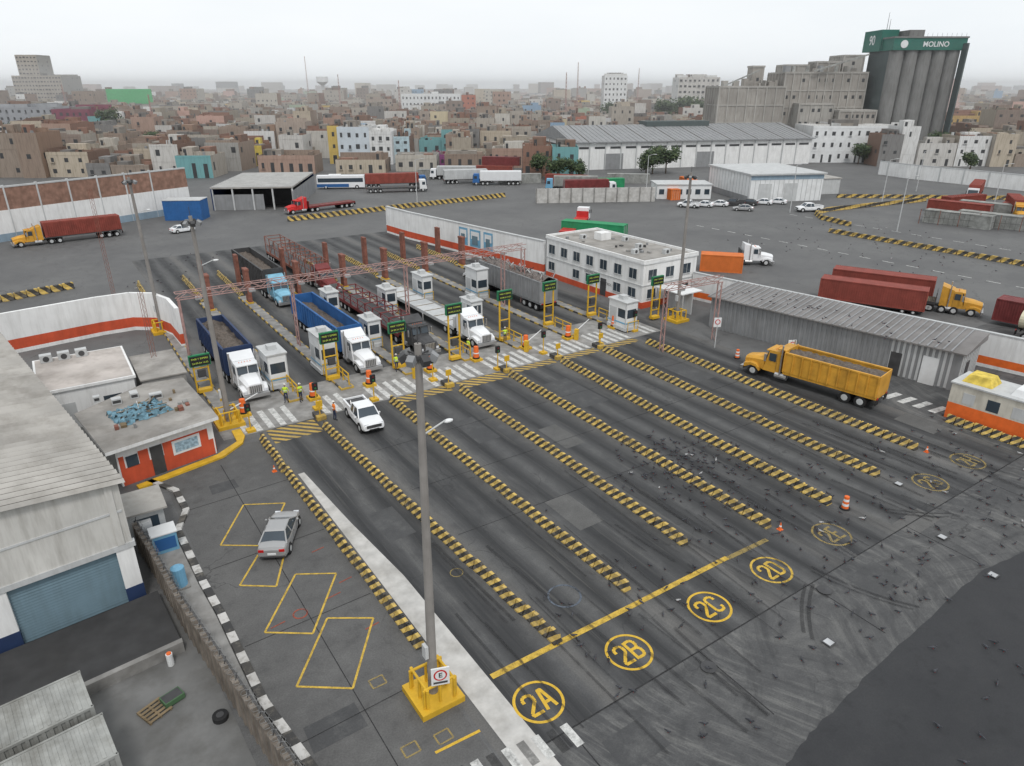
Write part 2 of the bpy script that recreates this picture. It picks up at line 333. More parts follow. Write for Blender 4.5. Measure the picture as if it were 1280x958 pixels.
# ------------------------------------------------------------ barriers
def barrier(pts,seg=.6,h=.56,name='concrete_lane_barrier',mtl=M_bar,wb=.25,wt=.08):
    b=MB()
    for (ax,ay),(bx,by) in zip(pts,pts[1:]):
        A=Vector((ax,ay));B=Vector((bx,by));L=(B-A).length;n=max(1,round(L/seg));d=(B-A)/n;ang=math.atan2(-d.x,d.y)
        for i in range(n):
            c=A+d*(i+.5);j=random.uniform(-.04,.04);hh=h*random.uniform(.93,1.04)
            if random.random()<.03: j*=3
            b.M=Matrix.Translation((c.x+j,c.y,0))@Matrix.Rotation(ang+random.uniform(-.05,.05),4,'Z')@Matrix.Rotation(random.uniform(-.03,.03),4,'Y')
            l=d.length*.455
            prof=[(-wb,0),(-wb,.1),(-wb*.62,hh*.42),(-wt,hh),(wt,hh),(wb*.62,hh*.42),(wb,.1),(wb,0)]
            b.loft([[(x*.9,-l,z*.95) for x,z in prof],[(x,-l*.85,z) for x,z in prof],[(x,l*.85,z) for x,z in prof],[(x*.9,l,z*.95) for x,z in prof]],mtl)
    b.M=Matrix.Identity(4);return b.obj(name)
for f,e in(((10.0,22.0),(9.8,46.2)),((15.2,18.8),(14.2,45.6)),((20.2,19.7),(20.2,47.0)),((25.4,20.7),(25.8,45.8)),((30.5,19.2),(31,46.2)),((35.5,18.7),(36.6,46.2)),((41,18.9),(41.7,46.3)),((46.6,19.4),(46.6,45.6))):
    m_=((f[0]+e[0])/2+random.uniform(-.12,.12),(f[1]+e[1])/2)
    barrier([f,m_,e])
M_barx=stripes('barrier_stripes_x',(.55,.38,.09),(.035,.034,.032),1.3,1.0,'X')
barrier([(38.4,131),(60,132.6),(88.9,134.5)],1.3,.9,mtl=M_barx,wb=.4,wt=.2)
M_bar2=stripes('barrier_stripes_long',(.5,.34,.08),(.035,.034,.032),1.5,1.0,'Y')
barrier([(112,69),(112.3,39.2),(112,10)],1.5,.7,mtl=M_bar2,wb=.35,wt=.2)
barrier([(120,70),(122,77),(126,81),(131.6,82),(145,80.3),(161,78)],1.5,.8,mtl=M_bar2,wb=.35,wt=.2)
barrier([(150,92),(170,76),(190,60)],1.5,.8,mtl=M_bar2,wb=.4,wt=.2)
barrier([(-8,97),(2,100)],1.3,.8,mtl=M_barx,wb=.4,wt=.2)
# ------------------------------------------------------------ gates
for i,x in enumerate(ISL):
    b=MB();b.box(x-.55,x+.55,51.2,84,0,.16,M_kerby);b.poly([(x-.45,51.3),(x+.45,51.3),(x+.45,83.9),(x-.45,83.9)],.165,M_concd)
    b.obj('traffic_island')
    barrier([(x,84.3),(x+.2,97)],1.0,.6)
    b=MB();b.box(-.45,.45,-.45,.45,0,.22,M_yel);b.cyl((0,0,.22),(0,0,.34),.34,.34,M_blk,12);b.cyl((0,0,.34),(0,0,1.35),.27,.21,M_or,14);b.cyl((0,0,.7),(0,0,.8),.262,.255,M_white2,14);b.obj('safety_bollard',({0:9.8,1:15.2,2:20.0,3:25.7,4:30.4,5:35.9,6:41,7:47}[i],50.9,0))
    if i>0:
        b=MB();b.box(-.22,.22,-.55,.55,0,4.1,M_rust);b.box(-.26,.26,-.6,.6,3.9,4.15,M_rust);b.box(-.3,.3,-.7,.7,0,.3,M_yel);b.box(-.23,.23,-.4,.4,1.2,1.9,M_dk)
        b.M=Matrix.Translation((1.1,9,0));b.box(-.2,.2,-.5,.5,0,3.9,M_rust);b.M=Matrix.Identity(4);b.obj('scanner_portal_column',(x,80+i*.4,0),bevel=.02)
def booth(x,y,h=2.6,w=1.25,l=2.2,m=M_white2):
    b=MB();b.box(-w/2-.1,w/2+.1,-l/2-.1,l/2+.1,0,.35,M_gryl);b.box(-w/2,w/2,-l/2,l/2,.35,h,m);b.box(-w/2-.12,w/2+.12,-l/2-.12,l/2+.12,h,h+.12,M_gryl)
    for s in(-1,1):
        b.box(s*w/2-.015,s*w/2+.015,-l/2+.15,-.1,1.3,2.2,M_gl);b.box(s*w/2-.015,s*w/2+.015,.1,l/2-.15,.45,2.2,M_gryl)
        b.box(-w/2+.15,w/2-.15,s*l/2-.015,s*l/2+.015,1.3,2.2,M_gl)
        b.box(s*w/2-.04,s*w/2+.04,-l/2-.02,-l/2+.06,.35,h,M_gryl)
    b.box(-w/2-.02,w/2+.02,-l/2-.02,l/2+.02,.7,.85,M_lblue)
    b.box(-.35,.35,-.3,.4,h+.12,h+.5,M_gryl);b.cyl((-w/2+.05,-l/2-.3,0),(-w/2+.05,-l/2-.3,1),.04,.04,M_yel,6)
    b.box(-w/2,w/2,-l/2-.33,-l/2-.27,.95,1.03,M_yel);b.cyl((w/2-.05,-l/2-.3,0),(w/2-.05,-l/2-.3,1),.04,.04,M_yel,6)
    return b.obj('toll_booth',(x,y,.16),bevel=.015)
for x,y,h in((13.6,55.5,2.9),(18.2,56.4,3.3),(24.2,71,2.7),(30,69,2.6),(35.6,71.5,2.8),(41.2,68.5,3.4),(47.6,50.3,2.9),(35.4,60,2.6),(24.1,60,2.6)):
    booth(x,y,h,1.5 if h>2.8 else 1.25,2.6 if h>2.7 else 2.2)
for x,y,hh in((8.3,57,3.2),(17.9,53.7,4.2),(23.7,53.0,4.2),(28.8,52.0,5.2),(35.4,53.8,5),(41.8,55.2,4.6),(47.6,55.2,4.5),(52.5,50.6,4.6)):
    b=MB()
    for s in(-.55,.55): b.box(s-.06,s+.06,-.06,.06,0,hh,M_yel)
    b.box(-.6,.6,-.05,.05,.9,.98,M_yel);b.box(-.6,.6,-.05,.05,2.0,2.08,M_yel);b.box(-.5,.5,-.3,.3,0,.25,M_yel)
    b.box(-.8,.8,-.16,.1,hh-.95,hh,M_green);b.box(-.74,.74,-.18,-.15,hh-.88,hh-.1,M_blk);b.box(-.3,.3,-.2,.1,1.3,1.9,M_dk)
    o=b.obj('led_lane_sign',(x,y,.16))
    text('24-09-24 10:35',.2,M_led,o,(0,-.19,hh-.68),(R(90),0,0),'led_line');text('PASE Y ESPERE',.2,M_led,o,(0,-.19,hh-.32),(R(90),0,0),'led_line_2')
for i,x in enumerate(ISL):
    b=MB()
    for yy in(0,1.3,2.6): b.cyl((0,yy,0),(0,yy,1.05),.06,.06,M_yel,6)
    b.cyl((0,0,1.03),(0,2.6,1.03),.05,.05,M_yel,6);b.cyl((0,0,.6),(0,2.6,.6),.04,.04,M_yel,6)
    b.obj('pipe_guard_rail',(x+.3,51.6,.16))
    b=MB();b.cyl((0,0,0),(0,0,2.1),.05,.05,M_yel,6);b.box(-.2,.2,-.1,.1,1.6,2.2,M_blk);b.cyl((0,-.12,2.05),(0,-.1,2.05),.08,.08,mat('lamp_red_off',(.12,.02,.02),.4),10);b.cyl((0,-.12,1.78),(0,-.1,1.78),.08,.08,mat('lamp_green_off',(.03,.15,.05),.4),10)
    b.box(-.3,.3,-.3,.3,0,.2,M_yel);b.obj('traffic_signal',(x+.9-(i==7)*.4,48.9 if i%2 else 47.9,0))
    if i in(0,3,5,6):
        b=MB();b.box(-.18,.18,-.18,.18,0,1.1,M_yel);b.cyl((0,0,.95),(.2,2.9,1.3),.05,.04,M_white2,6);b.obj('boom_barrier',(x-.1,50.2,0),rz=R(-60))
for x in(14.4,25.4,31.2,36.8,41.9):
    b=MB();b.box(-.35,.35,-.6,.6,0,.35,M_kerby);b.cyl((0,-.2,.35),(0,-.2,1.3),.05,.05,M_yel,6);b.box(-.25,.25,-.3,-.2,1.0,1.5,M_yel);b.obj('marker_block',(x,47.3,0),bevel=.02)
def truss(p0,p1,z,posts,w=.6,hh=.55):
    b=MB();A=Vector((*p0,z));B=Vector((*p1,z));L=(B-A).length;d=(B-A)/L;n=Vector((-d.y,d.x,0))*w/2;up=Vector((0,0,hh));k=int(L/.9)
    for s in(-1,1):
        for u_ in(0,1): b.cyl(A+n*s+up*u_,B+n*s+up*u_,.045,.045,M_trusst,4)
        for i in range(k):
            q=A+d*(L*i/k);r=A+d*(L*(i+1)/k)
            if i%2: q,r=r,q
            b.cyl(q+n*s,r+n*s+up,.028,.028,M_trusst,4)
    for i in range(k):
        q=A+d*(L*i/k)+up;b.cyl(q-n,q+n,.03,.03,M_trusst,4)
        if i%5==2: q=q-up;b.box(q.x-.25,q.x+.25,q.y-.18,q.y+.18,q.z-.28,q.z-.03,M_gryl)
    for px in posts:
        q=A+d*px
        for s in(-1,1): b.cyl((q+n*s).xy.to_3d(),q+n*s,.07,.07,M_trusst,6)
        for i in range(9):
            za=z*i/9;zb=z*(i+1)/9;s=1 if i%2 else -1
            b.cyl((q.x+n.x*s,q.y+n.y*s,za),(q.x-n.x*s,q.y-n.y*s,zb),.028,.028,M_trusst,4)
    return b.obj('gantry_truss')
truss((8.3,63.5),(44.5,63.5),6.3,[0.2,9.9,21.5,33.3,36],.7)
truss((46.0,43.2),(52.8,42.6),5.9,[0.1,6.7],.5)
def pole(x,y,first=False,H=15.2,lean=0):
    b=MB();b.box(-.95,.95,-.95,.95,0,.28,M_yel);b.cyl((0,0,.28),(0,0,H),.2,.12,M_pole,14)
    for s in(-1,1):
        for t in(-.7,0,.7): 
            b.cyl((s*.6,t,.28),(s*.6,t,1.25),.07,.07,M_yel,8)
            b.cyl((t,s*.62,.28),(t,s*.62,1.2),.06,.06,M_yel,8)
        b.cyl((s*.6,-.7,1.2),(s*.6,.7,1.2),.06,.06,M_yel,8);b.cyl((-.7,s*.6,1.2),(.7,s*.6,1.2),.06,.06,M_yel,8)
    b.cyl((0,0,H-.5),(0,0,H-.38),.24,.24,M_dk,12)
    for i in range(7):
        a=i*math.pi*2/7+.2;q=.62;c,s=math.cos(a)*q,math.sin(a)*q;w=.13/q
        b.cyl((0,0,H-.4),(c*.75,s*.75,H-.35),.03,.03,M_dk,4)
        b.hexa([(c*.6-s*w,s*.6+c*w,H-.5),(c*.95-s*w,s*.95+c*w,H-.62),(c*.95+s*w,s*.95-c*w,H-.62),(c*.6+s*w,s*.6-c*w,H-.5),(c*.75-s*w,s*.75+c*w,H-.25),(c*1.1-s*w,s*1.1+c*w,H-.4),(c*1.1+s*w,s*1.1-c*w,H-.4),(c*.75+s*w,s*.75-c*w,H-.25)],M_dk if i%2 else M_gry)
    b.cyl((0,0,H-.3),(0,0,H+.6),.02,.02,M_dk,4)
    b.cyl((0,0,H*.78),(1.0,.1,H*.8),.035,.03,M_gryl,6);b.ell((1.1,.1,H*.8-.05),(.2,.1,.07),M_white2)
    b.box(-.34,-.2,-.15,.15,2.2,2.8,M_gryl)
    o=b.obj('floodlight_pole',(x,y,0));o.rotation_euler=(0,lean,0)
    if first:
        s=MB();s.box(-.36,.36,-.03,.03,-.42,.42,M_white2)
        s.cyl((0,-.035,.08),(0,-.04,.08),.27,.27,M_redsig,20);s.cyl((0,-.042,.08),(0,-.046,.08),.205,.205,M_white2,20);s.box(-.28,.28,-.036,-.031,-.34,-.24,M_dk)
        q=s.obj('no_parking_plate',(-.05,-.78,1.75),rz=R(-20));q.parent=o
        text('E',.32,M_dk,q,(0,-.05,.08),(R(90),0,0),'letter',.01)
pole(9.2,19.4,True,15.3,.012);pole(8.5,50,lean=-.01);pole(8.1,75.6,lean=-.012);pole(54.2,49,lean=.006)
# ------------------------------------------------------------ left warehouse & yard
b=MB()
def fx(x): return 32.4+(x-.4)*.11
zt=lambda x:6.6+(.4-x)*.085
def wallseg(x0,x1,z0,z1a,m,off=0,z1b=None):
    y0,y1=fx(x0)-off,fx(x1)-off
    b.hexa([(x0,y0,z0),(x1,y1,z0),(x1,y1+.3,z0),(x0,y0+.3,z0),(x0,y0,z1a),(x1,y1,z1b or z1a),(x1,y1+.3,z1b or z1a),(x0,y0+.3,z1a)],m)
doors=[(-4.6,-.35),(-10.2,-5.7),(-16,-11.5)]
wallseg(-.35,.4,0,3.3,M_white);wallseg(-.36,.42,0,1.0,M_navy,.02)
for i,(a,c) in enumerate(doors):
    yy0,yy1=fx(a)+.25,fx(c)+.25
    n=22
    for j in range(n):
        z0=3.3*j/n;z1=3.3*(j+1)/n
        b.hexa([(a,yy0-.07,z0),(c,yy1-.07,z0),(c,yy1,z0),(a,yy0,z0),(a,yy0-.0,z1),(c,yy1-.0,z1),(c,yy1+.02,z1),(a,yy0+.02,z1)],M_shut)
    nx=doors[i+1][1] if i<2 else -40
    wallseg(nx,a,0,3.3,M_white);wallseg(nx-.01,a+.01,0,1.0,M_navy,.02)
M_cream=mat('aged_cream_wall',(.54,.53,.5),.85,.12,.5,streak=.45)
wallseg(-40,.4,3.3,zt(-40),M_cream,0,zt(.4))
wallseg(-40,.5,3.15,3.42,M_gryl,.06)
for k in range(8): wallseg(-.2-k*5.5,.1-k*5.5,3.42,zt(-k*5.5)-.05,M_cream,.08)
wallseg(-40,.3,5.1,5.2,M_gryl,.04)
b.hexa([(.1,32.4,0),(.4,32.4,0),(-3.9,60,0),(-4.2,60,0),(.1,32.4,6.6),(.4,32.4,6.6),(-3.9,60,6.6),(-4.2,60,6.6)],M_concd)
n=52
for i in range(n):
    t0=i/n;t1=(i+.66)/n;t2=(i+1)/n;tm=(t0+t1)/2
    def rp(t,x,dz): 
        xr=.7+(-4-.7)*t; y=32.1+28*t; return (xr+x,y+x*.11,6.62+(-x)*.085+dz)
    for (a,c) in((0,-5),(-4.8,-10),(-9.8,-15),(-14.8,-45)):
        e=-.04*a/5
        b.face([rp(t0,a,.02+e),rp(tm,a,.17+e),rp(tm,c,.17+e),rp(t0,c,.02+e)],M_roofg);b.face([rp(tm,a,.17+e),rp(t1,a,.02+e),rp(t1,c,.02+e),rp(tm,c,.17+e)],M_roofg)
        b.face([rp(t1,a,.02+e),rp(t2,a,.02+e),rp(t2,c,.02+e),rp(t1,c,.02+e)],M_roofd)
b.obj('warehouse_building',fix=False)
b=MB();b.poly([(-40,14),(2.6,14),(2.0,26.2),(1.2,31.9),(-40,27.6)],.012,mat('concrete_yard_dark',(.15,.15,.147),.85,.2,.6,grime=.6));b.obj('yard_pavement')
b=MB();b.hexa([(-40,23.2,0),(1.2,28.0,0),(.9,32.1,0),(-40,27.6,0),(-40,23.2,.5),(1.2,28.0,.5),(.9,32.1,.5),(-40,27.6,.5)],mat('dock_dark',(.045,.045,.046),.8));b.hexa([(-40,22.9,0),(1.25,27.7,0),(1.25,27.98,0),(-40,23.18,0),(-40,22.9,.56),(1.25,27.7,.56),(1.25,27.98,.56),(-40,23.18,.56)],M_concd);b.obj('loading_dock')
def container(name,x,y,rz,m,L=12.2,corr=.28,scale=U,z=0,H=2.6,roof=None):
    b=MB();w=1.22;b.box(-w+.03,w-.03,-L/2+.05,L/2-.05,.12,H-.03,m)
    n=int(L/corr)
    for i in range(n):
        yy=-L/2+.15+(L-.3)*i/n
        for s in(-1,1): b.box(s*w-.02,s*w+.02,yy,yy+.13,.2,H-.12,m)
        b.box(-w+.1,w-.1,yy,yy+.13,H-.03,H-.005,roof or m)
    b.poly([(-w+.03,-L/2+.05),(w-.03,-L/2+.05),(w-.03,L/2-.05),(-w+.03,L/2-.05)],H-.027,roof or m)
    for i in range(8):
        xx=-w+.15+i*.3
        b.box(xx,xx+.12,L/2-.06,L/2-.02,.2,H-.12,m)
    for s in(-1,1):
        for e in(-1,1): b.box(s*w-.07,s*w+.05,e*L/2-.08,e*L/2+.08,0,H,m)
        b.box(s*w-.06,s*w+.04,-L/2,L/2,0,.16,m);b.box(s*w-.06,s*w+.04,-L/2,L/2,H-.12,H+.003,m)
    for e in(-1,1): b.box(-w,w,e*L/2-.06,e*L/2+.06,H-.12,H,m);b.box(-w,w,e*L/2-.06,e*L/2+.06,0,.15,m)
    for xx in(-.8,-.3,.3,.8): b.cyl((xx,-L/2-.03,.1),(xx,-L/2-.03,H-.1),.025,.025,M_gryl,5)
    b.box(-.01,.01,-L/2-.01,-L/2+.03,.1,H-.1,M_dk)
    return b.obj(name,(x,y,z),rz,scale)
M_cgr=mat('weathered_grey_container',(.3,.305,.29),.8,.25,1,grime=.7)
container('shipping_container',-7.7,24.4,R(-83),M_cgr);container('shipping_container',-7.2,21.7,R(-83),M_cgr)
M_wood=mat('pallet_wood',(.2,.15,.09),.9,.3)
b=MB()
for i in range(5): b.box(-.6,.6,-.6+i*.26,-.46+i*.26,.1,.13,M_wood)
for i in range(3): b.box(-.6+i*.53,-.5+i*.53,-.6,.6,0,.1,M_wood)
b.obj('pallet',(-.4,24.9,.02),.4,.8)
b=MB();b.box(-.5,.5,-.35,.35,.05,.35,mat('green_bin',(.07,.14,.07),.7));b.box(-.45,.45,-.3,.3,.3,.36,M_dk);b.box(-.5,-.4,-.3,-.2,0,.06,M_blk);b.box(.4,.5,.2,.3,0,.06,M_blk);b.obj('waste_bin',(.3,25.1,.02),.3,.8,bevel=.02)
b=MB();b.cyl((0,0,0),(0,0,.6),.14,.14,M_white2,12);b.cyl((0,0,.6),(0,0,.65),.1,.1,M_or,12);b.obj('gas_cylinder',(.6,27.2,.02))
b=MB();b.cyl((0,0,.0),(0,0,.2),.3,.3,M_blk,14);b.cyl((0,0,.2),(0,0,.22),.15,.15,M_dk,12);b.obj('spare_tyre',(1.7,23.1,.02))
M_pw=mat('weathered_wall',(.19,.165,.14),.9,.35,1.2,streak=.55)
b=MB();pts=[(.75,36.8),(1.1,34),(1.6,29),(2.3,24),(3.0,19),(3.9,13),(5,8)]
for (ax,ay),(bx,by) in zip(pts,pts[1:]):
    A=Vector((ax,ay));B=Vector((bx,by));L=(B-A).length;n=int(L/.55)
    b.hexa([(ax-.09,ay,0),(ax+.09,ay,0),(bx+.09,by,0),(bx-.09,by,0),(ax-.09,ay,1.55),(ax+.09,ay,1.55),(bx+.09,by,1.55),(bx-.09,by,1.55)],M_pw)
    for i in range(n):
        p=A+(B-A)*(i/n)
        b.box(p.x-.13,p.x+.13,p.y-.12,p.y+.12,0,1.75+.05*(i%2),M_pw)
        if i%2==0: b.cyl((p.x,p.y,1.7),(p.x+.12,p.y,2.1),.02,.02,M_dk,4)
    for z in(1.85,1.97,2.08): b.cyl((ax+.08,ay,z),(bx+.08,by,z),.012,.012,M_dk,4)
    k=int(L*3)
    for i in range(k):
        p=A+(B-A)*(i/k)
        for q in range(8):
            a0=q*math.pi/4;a1=a0+math.pi/4
            b.cyl((p.x+.2*math.cos(a0),p.y+.04*q,2.0+.2*math.sin(a0)),(p.x+.2*math.cos(a1),p.y+.04*(q+1),2.0+.2*math.sin(a1)),.008,.008,M_gry,3,False)
b.obj('perimeter_wall',fix=False)
b=MB();pts=[(2.2,44.4),(3.4,42.2),(3.5,39.5),(2.7,37.6),(2.9,32),(3.1,29.2),(3.3,22.9),(3.9,19),(4.6,14)]
for (ax,ay),(bx,by) in zip(pts,pts[1:]):
    b.hexa([(ax-.15,ay,0),(ax+.22,ay,0),(bx+.22,by,0),(bx-.15,by,0),(ax-.15,ay,.14),(ax+.22,ay,.14),(bx+.22,by,.14),(bx-.15,by,.14)],M_kerbbw)
b.obj('painted_kerb')
b=MB();b.prism([(1.2,36.8),(2.5,37.4),(2.7,32),(2.9,29.2),(3.1,22.9),(3.7,19),(4.3,14),(3.9,14),(3.0,19),(2.4,24),(1.7,29),(1.2,34)],0,.1,M_concd);b.obj('side_pavement')
b=MB();b.box(-.9,.9,-1.1,1.1,0,1.9,M_gryl);b.box(-1.1,1.1,-1.4,1.3,1.9,2.0,M_roofg);b.box(-.6,.6,-1.12,-1.09,.8,1.5,M_gl);b.box(-.4,.2,-1.5,-1.12,.9,1.4,M_white2);b.obj('utility_kiosk',(1.35,38.6,0))
b=MB();b.cyl((0,0,0),(0,0,1.1),.34,.32,M_lblue,16);b.cyl((0,0,1.1),(0,0,1.2),.32,.16,M_lblue,16);b.box(-.4,.4,-.4,.4,0,.08,M_concd);b.obj('water_tank',(1.95,32.4,.1))
b=MB();b.box(-.6,.6,-.5,.5,0,1.1,M_lblue);b.box(-.65,.65,-.55,.55,1.1,1.16,M_white2);b.box(-.5,.5,-.52,-.5,.2,.9,M_blue);b.obj('electrical_cabinet',(1.9,36.2,.1))
# guard building
b=MB();P_=[(.8,44.6),(6.7,45.9),(6.1,53.2),(3.9,53.6),(-.2,50.8)]
b.prism(P_,0,2.62,M_white)
P2=[(.3,43.9),(7.1,45.4),(6.5,53.9),(3.8,54.2),(-.8,51.2)];b.prism(P2,2.62,2.85,M_white,M_cemroof)
d=Vector((5.9,1.3)).normalized()
def onf(s,z0,z1,w,m,off=.03):
    p=Vector((.8,44.6))+d*s;n=Vector((d.y,-d.x))
    a=p+n*off;c=p+d*w+n*off;b.hexa([(a.x,a.y,z0),(c.x,c.y,z0),(c.x-n.x*.1,c.y-n.y*.1,z0),(a.x-n.x*.1,a.y-n.y*.1,z0),(a.x,a.y,z1),(c.x,c.y,z1),(c.x-n.x*.1,c.y-n.y*.1,z1),(a.x-n.x*.1,a.y-n.y*.1,z1)],m)
onf(.1,0,1.15,5.85,M_red,.02);onf(.1,1.15,2.0,.3,M_red,.02);onf(1.25,1.15,2.0,.6,M_red,.022);onf(2.75,.4,2.0,2.9,M_red,.025);onf(3.3,.9,1.9,1.8,M_white2,.05);onf(3.45,1.05,1.75,1.5,mat('notice_board_blue',(.3,.42,.5),.6,.4,6),.06);onf(.5,1.15,1.9,.7,M_gl,.05);onf(1.95,0,2.0,.75,M_dk,.05)
b.hexa([(6.72,46,.0),(6.74,46,0),(6.2,53,0),(6.18,53,0),(6.72,46,1.1),(6.74,46,1.1),(6.2,53,1.1),(6.18,53,1.1)],M_red)
for i in range(4):
    b.hexa([(6.66-.09*i*2,47+i*1.5,1.2),(6.70-.09*i*2,47+i*1.5,1.2),(6.62-.09*i*2,47.9+i*1.5,1.2),(6.58-.09*i*2,47.9+i*1.5,1.2),(6.66-.09*i*2,47+i*1.5,2),(6.70-.09*i*2,47+i*1.5,2),(6.62-.09*i*2,47.9+i*1.5,2),(6.58-.09*i*2,47.9+i*1.5,2)],M_gl)
for i in range(14):
    x=random.uniform(.8,6);y=random.uniform(46.5,51.5);s=random.uniform(.1,.35);b.box(x,x+s,y,y+s*1.6,2.86,2.86+random.uniform(.08,.3),random.choice([M_wood,M_gry,M_rust,M_concd]))
b.obj('guard_building')
b=MB();n=20;vs=[];fs=[]
for i in range(n+1):
    for j in range(n+1):
        u=i/n-.5;v=j/n-.5;r=max(abs(u),abs(v))*2
        vs.append((u*3.4+random.uniform(-.12,.12),v*2.6+random.uniform(-.12,.12),max(0.01,(1-r*r)*.2+random.uniform(0,.26)*(1 if r<.95 else 0))))
for i in range(n):
    for j in range(n):
        if random.random()<.8: fs.append((i*(n+1)+j,(i+1)*(n+1)+j,(i+1)*(n+1)+j+1,i*(n+1)+j+1))
b.add(vs,fs,M_tarp)
for i in range(12): b.beam((random.uniform(-2,2),random.uniform(-1.3,1.3),.2),(random.uniform(-2,2),random.uniform(-1.3,1.3),.35),.04,M_wood if i%2 else M_gryl)
b.obj('tarpaulin_heap',(2.9,48.9,2.86),.3)
b=MB()
for (x,y,w,l) in((0,0,.6,.5),(1.2,.4,.5,.7),(2.3,-.5,.8,.4),(-1,1.2,.4,.4)): b.box(x,x+w,y,y+l,0,.4,M_gryl);b.box(x+.05,x+w-.05,y-.01,y+l+.01,.1,.3,M_dk)
b.obj('air_conditioning_unit',(1.5,51.2,2.86))
b=MB();b.box(-2.6,3.4,55.6,63,0,3,M_white);b.box(-2.75,3.55,55.45,63.15,3,3.2,M_white);b.poly([(-2.6,55.6),(3.4,55.6),(3.4,63),(-2.6,63)],3.21,mat('pale_roof',(.45,.41,.38),.9,.2,.5,grime=.5));b.box(1.2,2.4,55.57,55.6,1.1,2,M_gl);b.box(-1.5,-.6,55.57,55.6,0,2,M_gryl)
for x in(-2.2,-1,.2): b.box(x,x+.8,62,62.6,3.22,3.8,M_gryl);b.cyl((x+.4,61.98,3.5),(x+.4,62,3.5),.22,.22,M_dk,10)
b.obj('staff_building')
b=MB();b.box(3.9,7.0,56,62,0,2.4,M_concd);b.box(3.8,7.1,55.9,62.1,2.4,2.5,M_cemroof);b.box(4.2,4.9,55.97,56,0,1.9,M_dk);b.box(5.3,6.5,55.97,56,1,1.8,M_gl);b.obj('store_building')
b=MB();b.prism([(1.6,43.6),(6.9,44.9),(8.5,46.2),(8.9,47.2),(8.9,48.5),(8.3,48.5),(8.2,46.6),(6.6,45.4),(1.5,44.1)],0,.14,M_yel);b.obj('yellow_kerb')
def wall(name,pts,h,bands,th=.3,cap=None):
    b=MB()
    for (ax,ay),(bx,by) in zip(pts,pts[1:]):
        A=Vector((ax,ay));B=Vector((bx,by));d=(B-A).normalized();n=Vector((-d.y,d.x))*th/2
        for z0,z1,m,x in bands:
            k=n*(1+x);b.hexa([(*(A-k),z0),(*(B-k),z0),(*(B+k),z0),(*(A+k),z0),(*(A-k),z1),(*(B-k),z1),(*(B+k),z1),(*(A+k),z1)],m)
        if cap:
            for i in range(int((B-A).length/cap)):
                p=A+d*cap*(i+.5);b.box(p.x-.2,p.x+.2,p.y-.2,p.y+.2,0,h+.1,bands[-1][2])
    return b.obj(name)
wall('boundary_wall',[(-30,72.5),(-12,75.2),(-4,76.8),(3,78),(6,78),(8,76.5),(8.9,73.5),(9,69.5)],3.9,[(0,.35,M_white,.05),(.35,1.35,M_red,.02),(1.35,3.9,M_white,0)],.35)
M_brick=mat('brick_panel',(.27,.16,.12),.9,.25,1.2,streak=.35);M_bluw=mat('faded_blue_band',(.25,.33,.4),.85,.1,.5,streak=.3)
wall('boundary_wall',[(-90,98),(-5.7,138.3),(26,153)],8.5,[(0,1.2,M_bluw,.2),(1.2,4.8,M_white,0),(4.8,8.2,M_brick,-.2),(8.2,8.45,M_gryl,.1)],.4,5)
wall('mural_wall',[(49.3,111),(49.8,104),(51.6,92),(53.6,78),(54.4,73.0)],4.4,[(0,.3,M_white,.04),(.3,1.3,M_red,.02),(1.3,4.3,M_white,0),(4.3,4.45,M_gryl,.3)],.35)
b=MB()
d2=(Vector((53.6,78))-Vector((51.6,92))).normalized();n=Vector((d2.y,-d2.x))
if n.x>0:n=-n
for t,w in((.1,2.0),(.28,2.4),(.5,2.0)):
    p=Vector((51.6,92)).lerp(Vector((53.6,78)),t);a=p+n*.2;c=a+d2*w
    b.face([(a.x,a.y,1.4),(c.x,c.y,1.4),(c.x,c.y,3.9),(a.x,a.y,3.9)],M_lblue)
    a2=a+n*.02+d2*.25;c2=a+n*.02+d2*(w-.25);b.face([(a2.x,a2.y,2.5),(c2.x,c2.y,2.5),(c2.x,c2.y,3.6),(a2.x,a2.y,3.6)],M_white2)
    a2=a+n*.03+d2*.5;c2=a+n*.03+d2*(w-.6);b.face([(a2.x,a2.y,1.7),(c2.x,c2.y,1.7),(c2.x,c2.y,3.0),(a2.x,a2.y,3.0)],M_shut)
b.obj('painted_mural')
wall('boundary_wall',[(61.9,54),(64,42),(67.7,21.3),(73,-8)],3.2,[(0,.3,M_white,.04),(.3,1.0,M_or,.02),(1.0,3.1,M_white,0),(3.1,3.2,M_gryl,.3)],.3)
b=MB();b.box(0,.06,0,2.4,1.3,2.6,M_rust);b.box(-.02,0,.3,2.1,1.6,2.3,M_white2);b.obj('wall_sign',(66.2,27.5,0),R(10))
# office building
b=MB();X0,X1,Y0,Y1,HH=54.0,62.4,54.2,72,5.0
b.box(X0,X1,Y0,Y1,0,HH,M_white);b.box(X0-.12,X1+.12,Y0-.12,Y1+.12,HH,HH+.18,M_white2)
for a,c,e,f in((X0-.1,X1+.1,Y0-.1,Y0+.1),(X0-.1,X1+.1,Y1-.1,Y1+.1),(X0-.1,X0+.1,Y0+.1,Y1-.1),(X1-.1,X1+.1,Y0+.1,Y1-.1)): b.box(a,c,e,f,HH+.18,HH+.45,M_white)
b.poly([(X0,Y0),(X1,Y0),(X1,Y1),(X0,Y1)],HH+.19,M_cemroof)
b.box(X0-.04,X0,Y0,Y1,0,.7,M_red);b.box(X0,X1,Y0-.04,Y0,0,.7,M_red);b.box(X0-.07,X0,Y0-.07,Y1,2.55,2.65,M_gryl);b.box(X0,X1,Y0-.07,Y0,2.55,2.65,M_gryl)
